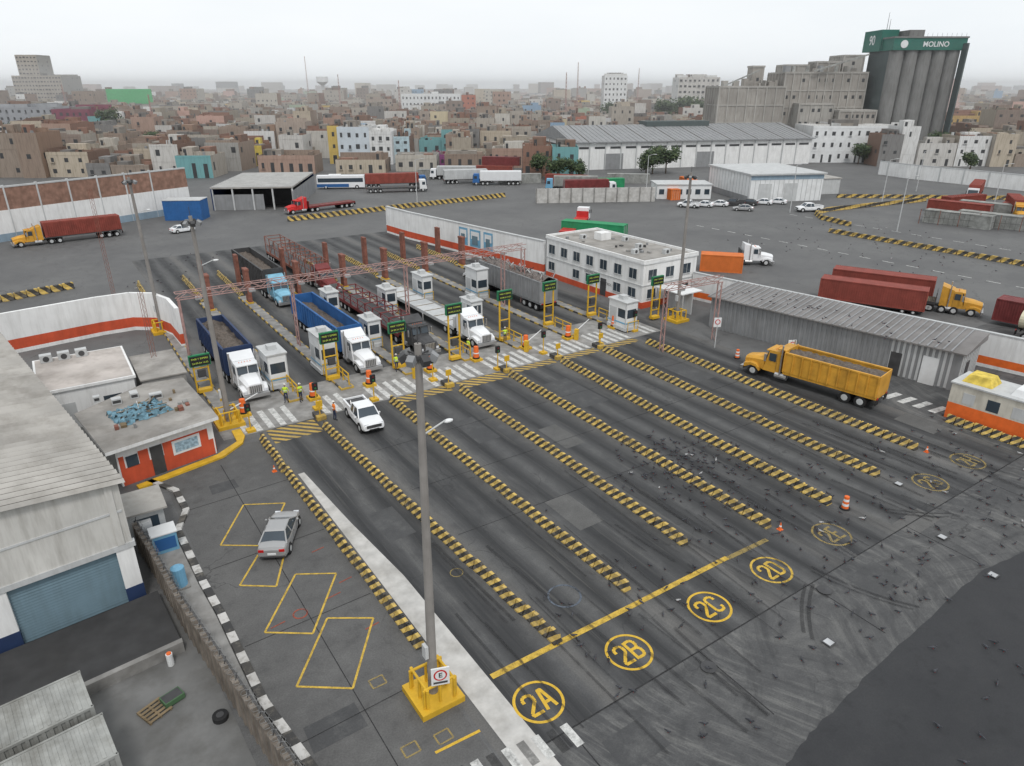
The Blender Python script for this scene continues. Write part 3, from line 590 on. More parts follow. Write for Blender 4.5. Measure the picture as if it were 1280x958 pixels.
def win(x,y,w,z0,z1,face):
    if face=='W':
        b.box(x-.05,x-.01,y,y+w,z0,z1,M_gl)
        for q in(y-.05,y+w): b.box(x-.08,x,q,q+.05,z0-.05,z1+.05,M_gryl)
        b.box(x-.12,x,y-.05,y+w+.05,z0-.1,z0-.02,M_gryl);b.box(x-.07,x,y+w/2-.02,y+w/2+.02,z0,z1,M_gryl)
    else:
        b.box(x,x+w,y-.05,y-.01,z0,z1,M_gl);b.box(x-.05,x+w+.05,y-.12,y,z0-.1,z0-.02,M_gryl);b.box(x+w/2-.02,x+w/2+.02,y-.07,y,z0,z1,M_gryl)
for i in range(7): win(X0,Y0+1+i*2.5,1.2,3.2,4.3,'W')
for i in(0,1,3,4,6): win(X0,Y0+1+i*2.5,1.2,1.1,2.1,'W')
b.box(X0-.05,X0,Y0+6,Y0+7,.05,2.1,M_dk)
for i in range(3): win(X0+.8+i*2.7,Y0,1.2,3.2,4.3,'S')
for i in(0,1): win(X0+.8+i*2.7,Y0,1.2,1.1,2.1,'S')
b.box(X0+6.3,X0+7.3,Y0-.05,Y0,.05,2.1,M_dk)
for x,y in((56,58),(58.5,60),(60,64),(56.5,68),(59,56),(60.5,69)): b.box(x,x+.8,y,y+.5,HH+.2,HH+.75,M_gryl);b.cyl((x+.4,y-.01,HH+.48),(x+.4,y+.0,HH+.48),.2,.2,M_dk,10)
b.box(58,59.6,66,67.4,HH+.2,HH+1.1,M_white)
for i in range(14): x=random.uniform(54.5,61.5);y=random.uniform(55,71);b.box(x,x+random.uniform(.1,.5),y,y+random.uniform(.1,.5),HH+.2,HH+random.uniform(.3,.5),random.choice([M_dk,M_concd,M_gry]))
o=b.obj('office_building');text('OFICINA DE',.42,M_dk,o,(X0-.09,63,2.35),(R(90),0,R(-90)),'facade_text');text('CONTROL',.42,M_dk,o,(X0-.09,60.2,1.6),(R(90),0,R(-90)),'facade_text')
b=MB();b.box(0,.15,0,3.5,0,2.4,M_gryl);b.box(-1.6,1.6,0,4,2.4,2.5,M_white2);b.box(-1.4,-1.3,0,.1,0,2.4,M_gryl);b.box(-1.4,-1.3,3.8,3.9,0,2.4,M_gryl);b.obj('entrance_canopy',(57,49.6,0))
# grey shed
b=MB();A=Vector((55.4,45.6));B=Vector((59.2,23));d=(B-A).normalized();n=Vector((-d.y,d.x));L=(B-A).length
if n.x<0:n=-n
b.M=Matrix(((n.x,d.x,0,A.x),(n.y,d.y,0,A.y),(0,0,1,0),(0,0,0,1)))
W=5.0;b.box(0,W,0,L,0,3.25,M_gry)
for i in range(int(L/.45)): b.box(-.05,0,i*.45,i*.45+.2,.1,3.2,M_gryl if i>int(L/.45)-12 else M_gry)
for i in range(10): b.box(i*.5,i*.5+.22,L,L+.05,.1,3.2,M_gryl)
n2=int(L/.6)
M_shr=mat('shed_roof',(.2,.19,.185),.7,.2,.4,grime=.4)
b.hexa([(-.4,-.3,3.25),(W+.3,-.3,3.25),(W+.3,L+.3,3.25),(-.4,L+.3,3.25),(-.4,-.3,3.35),(W+.3,-.3,3.85),(W+.3,L+.3,3.85),(-.4,L+.3,3.35)],M_shr)
for i in range(n2): y=i*.6-.2;b.hexa([(-.4,y,3.35),(W+.3,y,3.85),(W+.3,y+.12,3.85),(-.4,y+.12,3.35),(-.4,y,3.42),(W+.3,y,3.92),(W+.3,y+.12,3.92),(-.4,y+.12,3.42)],M_gry)
b.box(-.06,0,L-5.3,L-4.4,0,2.1,M_dk);b.box(1.2,2.2,L+.0,L+.07,0,2.2,M_dk);b.box(-.07,0,L-2.8,L-1.6,0,2.4,M_white2)
b.obj('corrugated_shed')
b=MB();b.box(-1.5,1.5,-6,2.6,0,1.3,M_or);b.box(-1.5,1.5,-6,2.6,1.3,2.8,mat('cream_panel',(.55,.52,.45),.7,.12,1,streak=.4));b.box(-1.6,1.6,-6.1,2.7,2.8,2.92,M_gryl)
for i in range(5): b.box(-1.52,-1.5,-5.5+i*1.6,-4.7+i*1.6,1.45,2.3,M_gl if i%2 else M_gryl)
b.box(-1,.9,.2,2.2,2.92,3.5,mat('yellow_sheet',(.6,.45,.08),.7,.3,2),.3,.3);b.box(-1.1,1.1,-4,-1,2.92,3.4,M_white2,.2,.2);b.obj('site_cabin',(55.3,18.6,0),R(4),bevel=.02)
barrier([(53.0,20.6),(53.2,12)],.62,.6)
for x,y in((51.0,41),(51.4,33.2)):
    b=MB();b.cyl((0,0,0),(0,0,3),.05,.05,M_gryl,6);b.box(-.35,.35,-.03,.03,2.1,3.0,M_white2);b.cyl((0,-.035,2.6),(0,-.045,2.6),.26,.26,M_redsig,16);b.cyl((0,-.046,2.6),(0,-.05,2.6),.18,.18,M_white2,16);b.obj('traffic_sign',(x,y,0),R(-30))
# ------------------------------------------------------------ vehicles
def wheel(b,x,y,r,w=.28,hub=M_gryl):
    b.cyl((x-w/2,y,r),(x+w/2,y,r),r,r,M_blk,16);s=1 if x>0 else -1
    b.cyl((x+s*w/2,y,r),(x+s*(w/2+.012),y,r),r*.58,r*.5,hub,12)
def car(name,x,y,rz,paint,kind='sedan',scale=U):
    b=MB()
    if kind=='sedan': S=[(-2.25,.76,.42,.8),(-2.15,.84,.28,.99),(-1.7,.88,.22,1.03),(-1.0,.9,.22,.98),(-.2,.9,.22,.95),(.8,.9,.22,.93),(1.4,.88,.22,.87),(1.9,.83,.24,.76),(2.15,.74,.3,.66),(2.28,.6,.4,.55)]
    else: S=[(-2.6,.86,.5,.72),(-2.55,.9,.45,1.0),(-.4,.92,.35,1.08),(.9,.92,.35,1.1),(1.5,.91,.35,1.08),(2.3,.88,.38,1.0),(2.5,.8,.45,.85)]
    secs=[]
    for yy,hw,z0,z1 in S: secs.append([(-hw*.92,yy,z0),(hw*.92,yy,z0),(hw,yy,z0+.12),(hw*1.0,yy,(z0+z1)/2),(hw*.97,yy,z1-.14),(hw*.9,yy,z1-.04),(hw*.75,yy,z1),(0,yy,z1+.03),(-hw*.75,yy,z1),(-hw*.9,yy,z1-.04),(-hw*.97,yy,z1-.14),(-hw,yy,(z0+z1)/2),(-hw,yy,z0+.12)])
    b.loft(secs,paint)
    if kind=='sedan': yb0,yb1,yt0,yt1,zb,zr=-1.8,1.1,-1.0,.2,.93,1.42;hb,ht=.82,.6
    else: yb0,yb1,yt0,yt1,zb,zr=-.75,1.35,-.6,.75,1.05,1.72;hb,ht=.84,.68
    c=[(-hb,yb0,zb),(hb,yb0,zb),(hb,yb1,zb),(-hb,yb1,zb),(-ht,yt0,zr-.05),(ht,yt0,zr-.05),(ht,yt1,zr-.05),(-ht,yt1,zr-.05)]
    b.hexa(c,M_gl)
    b.loft([[(-ht-.02,yt0-.05,zr-.07),(ht+.02,yt0-.05,zr-.07),(ht+.02,yt1+.05,zr-.07),(-ht-.02,yt1+.05,zr-.07)],[(-ht+.03,yt0+.02,zr-.02),(ht-.03,yt0+.02,zr-.02),(ht-.03,yt1-.02,zr-.02),(-ht+.03,yt1-.02,zr-.02)],[(-ht+.18,yt0+.15,zr+.02),(ht-.18,yt0+.15,zr+.02),(ht-.18,yt1-.15,zr+.02),(-ht+.18,yt1-.15,zr+.02)]],paint)
    for i in range(4): b.cyl(c[i],c[i+4],.06,.05,paint,5)
    for s in(-1,1):
        ym=(yt0+yt1)/2-.05;b.cyl((s*hb,ym,zb),(s*ht,ym,zr-.05),.045,.045,paint,5);b.ell((s*(hb+.14),yb1-.35,zb+.05),(.1,.07,.08),paint)
        b.cyl((s*(hb+.01),yb0+.2,zb-.02),(s*(hb+.01),yb1-.1,zb-.02),.02,.02,M_dk,4)
        for q in(-.35,.55): b.box(s*.905-.006,s*.905+.006,q-.005,q+.005,.35,.85,M_dk);b.box(s*.91-.01,s*.91+.01,q+.1,q+.28,.78,.81,M_dk)
    r=.33 if kind=='sedan' else .39
    wy=(-1.4,1.4) if kind=='sedan' else (-1.6,1.6)
    for yy in wy:
        for s in(-1,1):
            b.cyl((s*.72,yy,r),(s*(S[2][1]+.016),yy,r),r+.06,r+.06,M_blk,18);wheel(b,s*.8,yy,r,.26)
    yr,yf=S[0][0],S[-1][0]
    for s in(-1,1):
        b.box(s*.6-.16,s*.6+.16,yr-.02 if kind=='sedan' else -2.61,yr+.12,.7,.86,M_tl);b.box(s*.58-.17,s*.58+.17,yf-.22,yf-.06,.56 if kind=='sedan' else .75,.68 if kind=='sedan' else .93,M_hl)
    b.box(-.25,.25,yr-.03,yr+.02,.5,.62,M_white2);b.box(-.4,.4,yf-.05,yf+.015,.42,.52,M_blk);b.box(-.7,.7,yr-.01,yr+.1,.3,.42,M_dk)
    if kind=='pickup':
        b.box(-.72,.72,-2.5,-.8,1.09,1.115,M_dk)
        for s in(-1,1): b.box(s*.82-.07,s*.82+.07,-2.58,-.78,1.0,1.27,paint);b.cyl((s*.7,-.85,1.1),(s*.62,-1.2,1.6),.04,.04,M_chr,6)
        b.box(-.85,.85,-2.6,-2.5,1.0,1.25,paint);b.box(-.6,.6,2.42,2.52,.6,.85,M_dk)
    return b.obj(name,(x,y,0),rz,scale,bevel=.015)
car('parked_car',7.3,33.6,R(-29),M_silver);car('pickup_truck',16.9,44.7,R(176),M_carw,'pickup',.92)
car('parked_car',20.3,131,R(-75),M_carw)
def truck(name,x,y,rz,cab=M_carw,kind='hopper',L=16,tm=M_navy,cargo=M_sand,scale=U,cabover=False,rigid=False,fill=.6,Ht=3.6):
    """origin at the front bumper, heading +Y"""
    b=MB()
    if cabover:
        b.hexa([(-1.22,-2,.75),(1.22,-2,.75),(1.22,0,.75),(-1.22,0,.75),(-1.18,-2,3.1),(1.18,-2,3.1),(1.18,-.35,3.1),(-1.18,-.35,3.1)],cab)
        b.hexa([(-1.05,-.3,1.75),(1.05,-.3,1.75),(1.05,-.06,1.75),(-1.05,-.06,1.75),(-1.03,-.5,2.8),(1.03,-.5,2.8),(1.03,-.2,2.8),(-1.03,-.2,2.8)],M_gl)
        for s in(-1,1): b.box(s*1.2-.03,s*1.2+.03,-1.3,-.5,1.8,2.6,M_gl);b.box(s*1.4-.06,s*1.4+.06,-.2,-.1,1.8,2.5,M_blk)
        b.box(-1.2,1.2,-.2,.08,.4,.75,M_dk);fy=-1.1;cb=-2.1
    else:
        b.loft([[(-.95,-2.1,.8),(.95,-2.1,.8),(.95,-2.1,1.7),(.65,-2.1,1.95),(0,-2.1,2.0),(-.65,-2.1,1.95),(-.95,-2.1,1.7)],[(-.85,-1.1,.78),(.85,-1.1,.78),(.85,-1.1,1.6),(.6,-1.1,1.83),(0,-1.1,1.88),(-.6,-1.1,1.83),(-.85,-1.1,1.6)],[(-.72,-.1,.75),(.72,-.1,.75),(.72,-.1,1.4),(.5,-.1,1.58),(0,-.1,1.62),(-.5,-.1,1.58),(-.72,-.1,1.4)]],cab)
        b.box(-.55,.55,-.12,-.03,.8,1.5,M_chr)
        for i in range(6): b.box(-.5+i*.18,-.44+i*.18,-.04,-.02,.83,1.47,M_dk)
        b.box(-1.15,1.15,-.15,.12,.38,.72,M_chr)
        for s in(-1,1):
            b.loft([[(s*.7,-1.75,.6),(s*1.2,-1.75,.6),(s*1.2,-1.7,.95),(s*.7,-1.7,1.0)],[(s*.7,-1.4,.95),(s*1.2,-1.4,.95),(s*1.2,-1.4,1.2),(s*.7,-1.4,1.28)],[(s*.7,-.9,1.0),(s*1.2,-.9,1.0),(s*1.2,-.9,1.25),(s*.7,-.9,1.35)],[(s*.7,-.2,.6),(s*1.12,-.2,.6),(s*1.12,-.2,1.02),(s*.7,-.2,1.1)]],cab)
            b.box(s*.9-.16,s*.9+.16,-.22,-.14,.75,1.0,M_hl)
        b.hexa([(-1.05,-3.6,.8),(1.05,-3.6,.8),(1.05,-2.05,.8),(-1.05,-2.05,.8),(-1.0,-3.6,2.85),(1.0,-3.6,2.85),(1.0,-2.5,2.85),(-1.0,-2.5,2.85)],cab)
        b.hexa([(-.9,-2.5,1.95),(.9,-2.5,1.95),(.9,-2.12,1.95),(-.9,-2.12,1.95),(-.88,-2.7,2.65),(.88,-2.7,2.65),(.88,-2.36,2.65),(-.88,-2.36,2.65)],M_gl)
        b.box(-.95,.95,-2.5,-2.15,2.7,2.8,cab);b.box(-.03,.03,-2.3,-2.1,1.95,2.66,cab)
        for s in(-1,1):
            b.box(s*1.04-.03,s*1.04+.03,-3.2,-2.55,1.85,2.6,M_gl);b.box(s*1.35-.05,s*1.35+.05,-2.4,-2.2,1.8,2.5,M_chr);b.box(s*1.06-.01,s*1.06+.01,-3.3,-3.28,.95,2.7,M_dk)
            b.cyl((s*1.15,-3.75,.8),(s*1.15,-3.75,3.6),.08,.08,M_chr,8);b.cyl((s*.95,-4.4,.65),(s*.95,-3.3,.65),.3,.3,M_chr,10)
        if not rigid: b.hexa([(-1.1,-4.7,.9),(1.1,-4.7,.9),(1.1,-3.6,.9),(-1.1,-3.6,.9),(-1.1,-4.7,3.4),(1.1,-4.7,3.4),(1.0,-3.3,2.95),(-1.0,-3.3,2.95)],cab)
        for q in range(5): b.box(-.5+q*.25,-.44+q*.25,-2.9,-2.84,2.85,2.93,M_or)
        fy=-1.15;cb=-4.9 if not rigid else -3.9
    b.box(-.45,.45,-L if rigid else cb-2.8,-.3,.65,.85,M_dk)
    for s in(-1,1):
        wheel(b,s*1.0,fy,.5,.32)
        dy=[-L+1.2,-L+2.5] if rigid else [cb-.9,cb-2.2]
        for yy in dy: wheel(b,s*.95,yy,.5,.6)
        if not rigid:
            for yy in(-L+1,-L+2.3,-L+3.6): wheel(b,s*.95,yy,.48,.6)
        b.box(s*.95-.35,s*.95+.35,-L-.05,-L-.0,.5,1.0,M_blk);b.box(s*1.0-.12,s*1.0+.12,-L-.07,-L-.03,1.0,1.15,M_tl)
    y1=cb-.15;y0=-L;w=1.27;zb=1.25
    if kind in('hopper','dump'):
        b.box(-w,w,y0,y1,zb-.25,zb,tm);H2=Ht
        for s in(-1,1):
            b.box(s*w-.05,s*w+.05,y0,y1,zb,H2,tm);b.box(s*w-.1,s*w+.1,y0,y1,H2-.12,H2+.02,tm)
            n=int((y1-y0)/.8)
            for i in range(n+1): yy=y0+(y1-y0-.1)*i/n;b.box(s*(w+.09)-.05,s*(w+.09)+.05,yy,yy+.1,zb,H2-.1,tm)
        b.box(-w,w,y0-.03,y0+.06,zb,H2,tm);b.box(-w,w,y1-.06,y1+.03,zb,H2+.15,tm)
        if kind=='dump': b.box(-1.1,1.1,y1,y1+.8,H2,H2+.1,tm)
        n=22;m_=8;vs=[];fs=[];zz=zb+(H2-zb)*fill
        for i in range(n+1):
            for j in range(m_+1): vs.append((-w+.06+(2*w-.12)*j/m_,y0+.08+(y1-y0-.16)*i/n,zz+random.uniform(0,.28)+.35*math.sin(math.pi*j/m_)))
        for i in range(n):
            for j in range(m_): fs.append((i*(m_+1)+j,i*(m_+1)+j+1,(i+1)*(m_+1)+j+1,(i+1)*(m_+1)+j))
        b.add(vs,fs,cargo)
        if cargo is M_scrap:
            for q in range(70):
                x_,y_=random.uniform(-1,1),random.uniform(y0+.4,y1-.4);b.beam((x_,y_,zz+.2),(x_+random.uniform(-.7,.7),y_+random.uniform(-.7,.7),zz+random.uniform(.4,1)),random.uniform(.03,.12),random.choice([M_rust,M_gry,M_gryl,M_dk]))
    elif kind in('flat','rack'):
        b.box(-w,w,y0,y1,zb-.12,zb+.05,M_dk if kind=='rack' else tm)
        for s in(-1,1): b.box(s*w-.04,s*w+.04,y0,y1,zb-.3,zb+.08,tm)
        b.box(-w,w,y1-.1,y1,zb,zb+1.2,tm)
        if kind=='rack':
            n=int((y1-y0)/2.2)
            for i in range(n+1):
                yy=y0+(y1-y0)*i/n
                for s in(-1,1): b.box(s*w-.06,s*w+.06,yy-.05,yy+.05,zb,Ht,tm)
                b.box(-w,w,yy-.05,yy+.05,Ht-.1,Ht,tm)
                if i<n:
                    for s in(-1,1): b.beam((s*w,yy,zb if i%2 else Ht),(s*w,yy+(y1-y0)/n,Ht if i%2 else zb),.05,tm)
            for s in(-1,1): 
                for z in(Ht-.05,(zb+Ht)/2): b.beam((s*w,y0,z),(s*w,y1,z),.07,tm)
        else:
            for i in range(8): b.box(-w,w,y0+i*(y1-y0)/8,y0+i*(y1-y0)/8+.08,zb+.05,zb+.1,M_wood)
    elif kind=='tank':
        b.cyl((0,y0,2.2),(0,y1,2.2),1.05,1.05,tm,20);b.box(-.6,.6,y0+.5,y1-.5,1,1.4,M_dk);b.box(-.3,.3,y0+2,y1-2,3.2,3.3,M_dk)
    elif kind=='cont':
        b.box(-w,w,y0,y1,zb-.15,zb,M_dk);b.box(-w+.05,w-.05,y0,y1,zb,zb+2.6,tm)
        n=int((y1-y0)/.35)
        for i in range(n):
            yy=y0+.1+(y1-y0-.2)*i/n
            for s in(-1,1): b.box(s*w-.07,s*w-.01,yy,yy+.17,zb+.12,zb+2.5,tm)
            b.box(-w+.12,w-.12,yy,yy+.17,zb+2.6,zb+2.63,tm)
        for xx in(-.8,-.3,.3,.8): b.cyl((xx,y0-.03,zb),(xx,y0-.03,zb+2.6),.03,.03,M_gryl,5)
    return b.obj(name,(x,y,0),rz,scale,bevel=.02)
P=math.pi
truck('dump_truck',11.4,53.0,P,M_carw,'hopper',16.5,M_navy)
truck('dump_truck',21.4,77.0,P,mat('pale_blue_paint',(.2,.42,.55),.5),'hopper',21,M_dk,M_sand,Ht=3.9)
truck('dump_truck',21.2,53.2,P,M_carw,'hopper',20,M_blue,M_sand,Ht=3.5,fill=.3)
truck('flatbed_truck',27.6,79,P,M_maroon,'rack',27,M_rust,Ht=3.7)
truck('flatbed_truck',27.4,54.0,P,M_dk,'rack',23,M_maroon,Ht=2.6)
truck('semi_truck',32.9,53.0,P,M_carw,'flat',24,M_gryl)
truck('semi_truck',44.9,76.5,0,M_carw,'hopper',19.5,M_gry,M_scrap,fill=.95,Ht=3.9)
truck('dump_truck',49.2,35.8,R(10),M_ytruck,'dump',12.2,M_ytruck,M_sand,rigid=True,fill=.7,Ht=3.1,scale=.92)
truck('container_truck',-4.0,132.3,R(97),M_ytruck,'cont',17.5,M_rcont)
truck('flatbed_truck',40.5,138.7,R(100),M_redsig,'flat',17,M_maroon)
truck('flatbed_truck',84,100.6,R(-50),M_carw,'flat',19,M_redsig,cabover=True)
truck('container_truck',82.5,160.5,R(-110),M_blue,'cont',17,M_rcont,cabover=True)
truck('container_truck',101,158,R(-110),M_lblue,'cont',15,M_gryl,cabover=True)
truck('container_truck',78.7,153,R(-112),M_white2,'flat',16,M_dk,cabover=True)
truck('semi_truck',84,59.5,R(-130),M_carw,'flat',9,M_dk)
container('shipping_container',75.4,61.2,R(41),M_ocont,6.1)
container('shipping_container',76.2,40.4,R(24),M_rcont,12.2,z=.5);container('shipping_container',81.5,42.3,R(24),M_rcont,12.2,z=.5)
for (x,y) in((76.2,40.4),(81.5,42.3)):
    b=MB();b.box(-1,1,-6,6.2,.35,.55,M_dk)
    for s in(-1,1):
        for yy in(-5,-3.8,4,5.2): wheel(b,s*.95,yy,.28,.5)
    b.obj('container_chassis',(x,y,0),R(24),U)
truck('tractor_truck',82.8,31.6,R(204),M_ytruck,'flat',6.6,M_dk)
container('shipping_container',82.5,24.5,R(8),M_maroon,12.2,z=.5);truck('tanker_truck',79.5,14,R(185),M_carw,'tank',14,mat('cream_tank',(.6,.56,.42),.5))
container('shipping_container',76.5,89,R(30),M_gcont,12.2)
for x,y,r,m in((150,66,10,M_rcont),(154,62,10,M_cgr),(158,56,12,M_rcont),(137,60,8,M_cgr),(141,56,8,M_cgr),(160,70,80,M_rcont),(118,112,-20,M_ocont),(134,121,-30,M_ocont)): container('shipping_container',x,y,R(r),m,12.2 if r!=-20 else 6)
truck('container_truck',150,55,R(120),M_ytruck,'cont',16,M_rcont);truck('semi_truck',168,72,R(110),M_carw,'cont',16,M_rcont,cabover=True)
car('parked_car',128,84,R(60),M_carw,'pickup',1);car('parked_car',118,92,R(40),M_silver)
for i in range(7): car('parked_car',112+i*3.2,101-i*1.2,R(30),random.choice([M_carw,M_silver,M_dk]),random.choice(['sedan','pickup']))
def bus(x,y,rz,m1,m2):
    b=MB();b.box(-1.25,1.25,-6,6,.4,3.3,m1);b.box(-1.27,1.27,-5.7,5.6,1.7,2.7,M_gl);b.box(-1.28,1.28,-6.01,2,.5,1.3,m2);b.box(-1.1,1.1,5.98,6.03,1.2,2.8,M_gl);b.box(-.8,.8,-3,0,3.3,3.55,m1)
    for s in(-1,1):
        for yy in(-3.8,4): wheel(b,s*1.1,yy,.5,.35)
        b.box(s*.9-.2,s*.9+.2,6,6.04,.6,.85,M_hl)
    return b.obj('coach_bus',(x,y,0),rz,.95,bevel=.12)
bus(63.5,168.5,R(-118),M_carw,M_blue);bus(196,150,R(60),M_carw,M_silver)
# ------------------------------------------------------------ people
def person(x,y,rz,top,pose='stand',z=0,hat=M_cap):
    j={'p':(0,0,.93),'s1':(0,.01,1.12),'c':(0,.02,1.32),'n':(0,.02,1.47),'n2':(0,.03,1.55)}
    step=.22 if pose=='walk' else .05
    E=[('p','s1'),('s1','c'),('c','n'),('n','n2')];r={'p':.15,'s1':.13,'c':.155,'n':.06,'n2':.055}
    for s,k in((-1,'l'),(1,'r')):
        f=s*step
        j['h'+k]=(s*.1,0,.88);j['k'+k]=(s*.11,f*.6+.03,.48);j['a'+k]=(s*.12,f-.02,.09);j['t'+k]=(s*.13,f+.15,.05)
        r.update({'h'+k:.095,'k'+k:.062,'a'+k:.045,'t'+k:.04});E+= [('p','h'+k),('h'+k,'k'+k),('k'+k,'a'+k),('a'+k,'t'+k)]
        j['sh'+k]=(s*.19,.01,1.4)
        if pose=='reach' and s>0: j['e'+k]=(s*.27,.2,1.28);j['w'+k]=(s*.22,.42,1.4)
        else: j['e'+k]=(s*.27,-.02-f*.3,1.13);j['w'+k]=(s*.26,.1-f*.6,.9)
        r.update({'sh'+k:.065,'e'+k:.045,'w'+k:.032});E+=[('c','sh'+k),('sh'+k,'e'+k),('e'+k,'w'+k)]
    names=list(j);me=bpy.data.meshes.new('tmp');me.from_pydata([j[n] for n in names],[(names.index(a),names.index(c)) for a,c in E],[])
    o=bpy.data.objects.new('tmp',me);sc.collection.objects.link(o);sk=o.modifiers.new('s','SKIN')
    for i,n in enumerate(names):
        me.skin_vertices[0].data[i].radius=(r[n],r[n]*.8);me.skin_vertices[0].data[i].use_root=(n=='p')
    o.modifiers.new('ss','SUBSURF').levels=1
    ev=bpy.data.meshes.new_from_object(o.evaluated_get(bpy.context.evaluated_depsgraph_get()))
    b=MB();b.v=[tuple(v.co) for v in ev.vertices]
    for p_ in ev.polygons:
        c=p_.center
        m=M_blk if c.z<.12 else M_jeans if (c.z<.98 and abs(c.x)<.2) else M_skin if (c.z>1.49 or (abs(c.x)>.2 and (c.z<1.12 or c.y>.15))) else top
        b.f.append(list(p_.vertices));b.m.append(b.mi(m))
    bpy.data.objects.remove(o)
    b.ell((0,.03,1.65),(.078,.098,.115),M_skin,12,8);b.ell((0,.005,1.68),(.085,.1,.1),hat if hat else M_hair,12,6);b.ell((0,.135,1.64),(.014,.02,.02),M_skin,6,4)
    if hat: b.cyl((0,.03,1.69),(0,.03,1.705),.115,.11,hat,12)
    for s in(-1,1):
        b.ell((s*.03,.12,1.66),(.012,.01,.008),M_hair,6,4);b.ell((s*.08,.02,1.645),(.015,.025,.03),M_skin,6,4)
        w=Vector(j['wr' if s>0 else 'wl']);dr=(w-Vector(j['er' if s>0 else 'el'])).normalized();b.ell(w+dr*.05,(.03,.035,.05),M_skin,8,4)
        for q in range(4): b.cyl(w+dr*.08+Vector((0,(q-1.5)*.018,0)),w+dr*(.16-.01*abs(q-1.5))+Vector((-s*.015,(q-1.5)*.02,0)),.009,.007,M_skin,5)
        b.cyl(w+dr*.03+Vector((0,.03,0)),w+dr*.09+Vector((0,.06,0)),.01,.008,M_skin,5)
    b.cyl((0,0,1.13),(0,0,1.16),.165,.165,M_white2,12)
    return b.obj('worker_person',(x,y,z),rz,.92,smooth=True)
person(13.2,51.4,R(150),M_vest);person(14.2,50.9,R(200),M_vest,'reach');person(15.2,46.2,R(-90),M_vesto,'stand');person(23.3,52.6,R(170),M_vest,'walk');person(24.4,54.5,R(60),M_vest);person(35.2,53.4,R(160),M_vest,'reach');person(30.6,52.6,R(100),M_vest,'walk');person(58.9,22.2,R(120),M_jeans,'stand',0,None)
def cone(x,y):
    b=MB();b.box(-.2,.2,-.2,.2,0,.04,M_or);b.cyl((0,0,.04),(0,0,.65),.15,.03,M_or,12);b.cyl((0,0,.3),(0,0,.42),.103,.08,M_white2,12);b.obj('traffic_cone',(x,y,0),0,.7)
for x,y in((9.2,41.2),(46.9,18.9),(30.9,18.8)): cone(x,y)
for x,y in((35.9,18.0),(50.6,38)):
    b=MB();b.cyl((0,0,0),(0,0,.08),.3,.3,M_blk,14)
    for i in range(5): b.cyl((0,0,.08+i*.15),(0,0,.23+i*.15),.2-.012*i,.188-.012*i,M_or if i%2==0 else M_white2,14)
    b.obj('traffic_drum',(x,y,0))
b=MB()
def pig(x,y,z=0):
    a=random.uniform(0,6.28);m=M_pigw if random.random()<.05 else M_pig
    b.M=Matrix.Translation((x,y,z))@Matrix.Rotation(a,4,'Z')@Matrix.Scale(random.uniform(.7,.9),4)
    b.ell((0,0,.13),(.065,.14,.065),m,6,4);b.ell((0,.13,.21),(.035,.045,.04),m,5,3);b.cyl((0,-.1,.13),(0,-.25,.1),.04,.025,m,4);b.cyl((0,.16,.21),(0,.2,.2),.01,.004,M_dk,3)
    for s in(-1,1): b.cyl((s*.025,0,0),(s*.025,0,.09),.008,.008,M_tl,3)
for i in range(200): pig(random.gauss(31.8,2.0),random.gauss(26.8,2.2))
for i in range(60): pig(random.gauss(34,5),random.gauss(22,4))
for i in range(280): pig(random.uniform(15,56),random.uniform(10.5,22))
for i in range(90): pig(random.uniform(15,50),random.uniform(-2,14))
for i in range(60): pig(random.uniform(6,34),random.uniform(84,112))
for i in range(40): pig(57+random.uniform(-1,3),random.uniform(24,44),3.75)
for i in range(90): pig(random.uniform(90,125),random.uniform(40,80))
b.M=Matrix.Identity(4);b.obj('pigeon_flock',fix=False)
# ------------------------------------------------------------ town (second grid, turned 34 degrees)
CA,SA=math.cos(R(34)),math.sin(R(34))
def T(cx,D): return (CA*cx+SA*D,-SA*cx+CA*D)
TR=R(-34)
PAL=[(.38,.345,.3),(.34,.3,.245),(.3,.235,.19),(.26,.2,.16),(.44,.41,.36),(.52,.505,.48),(.33,.32,.3),(.45,.39,.31),(.64,.64,.63),(.36,.3,.255),(.28,.23,.19),(.2,.195,.19),(.5,.48,.44),(.36,.25,.2),(.25,.2,.17)]
WM=[mat('house_wall_%d'%i,c,.9,.12,.25,streak=.5,lite=True) for i,c in enumerate(PAL)]
ACC=[mat('house_accent_%d'%i,c,.85,.08,.25,streak=.3,lite=True) for i,c in enumerate([(.55,.4,.12),(.16,.34,.35),(.4,.15,.1),(.25,.36,.48),(.54,.47,.32),(.34,.41,.31),(.48,.31,.26),(.5,.5,.5)])]
RM=[mat('flat_roof_%d'%i,c,.95,.2,.15,grime=.5,lite=True) for i,c in enumerate([(.27,.245,.215),(.22,.195,.17),(.32,.305,.28),(.17,.16,.15)])]
BRK=[mat('bare_brick_%d'%i,c,.95,.2,.5,streak=.3,lite=True) for i,c in enumerate([(.24,.14,.105),(.2,.13,.1),(.28,.19,.14)])]
FARG=mat('far_window_dark',(.05,.052,.055),.4,.2,.3,lite=True)
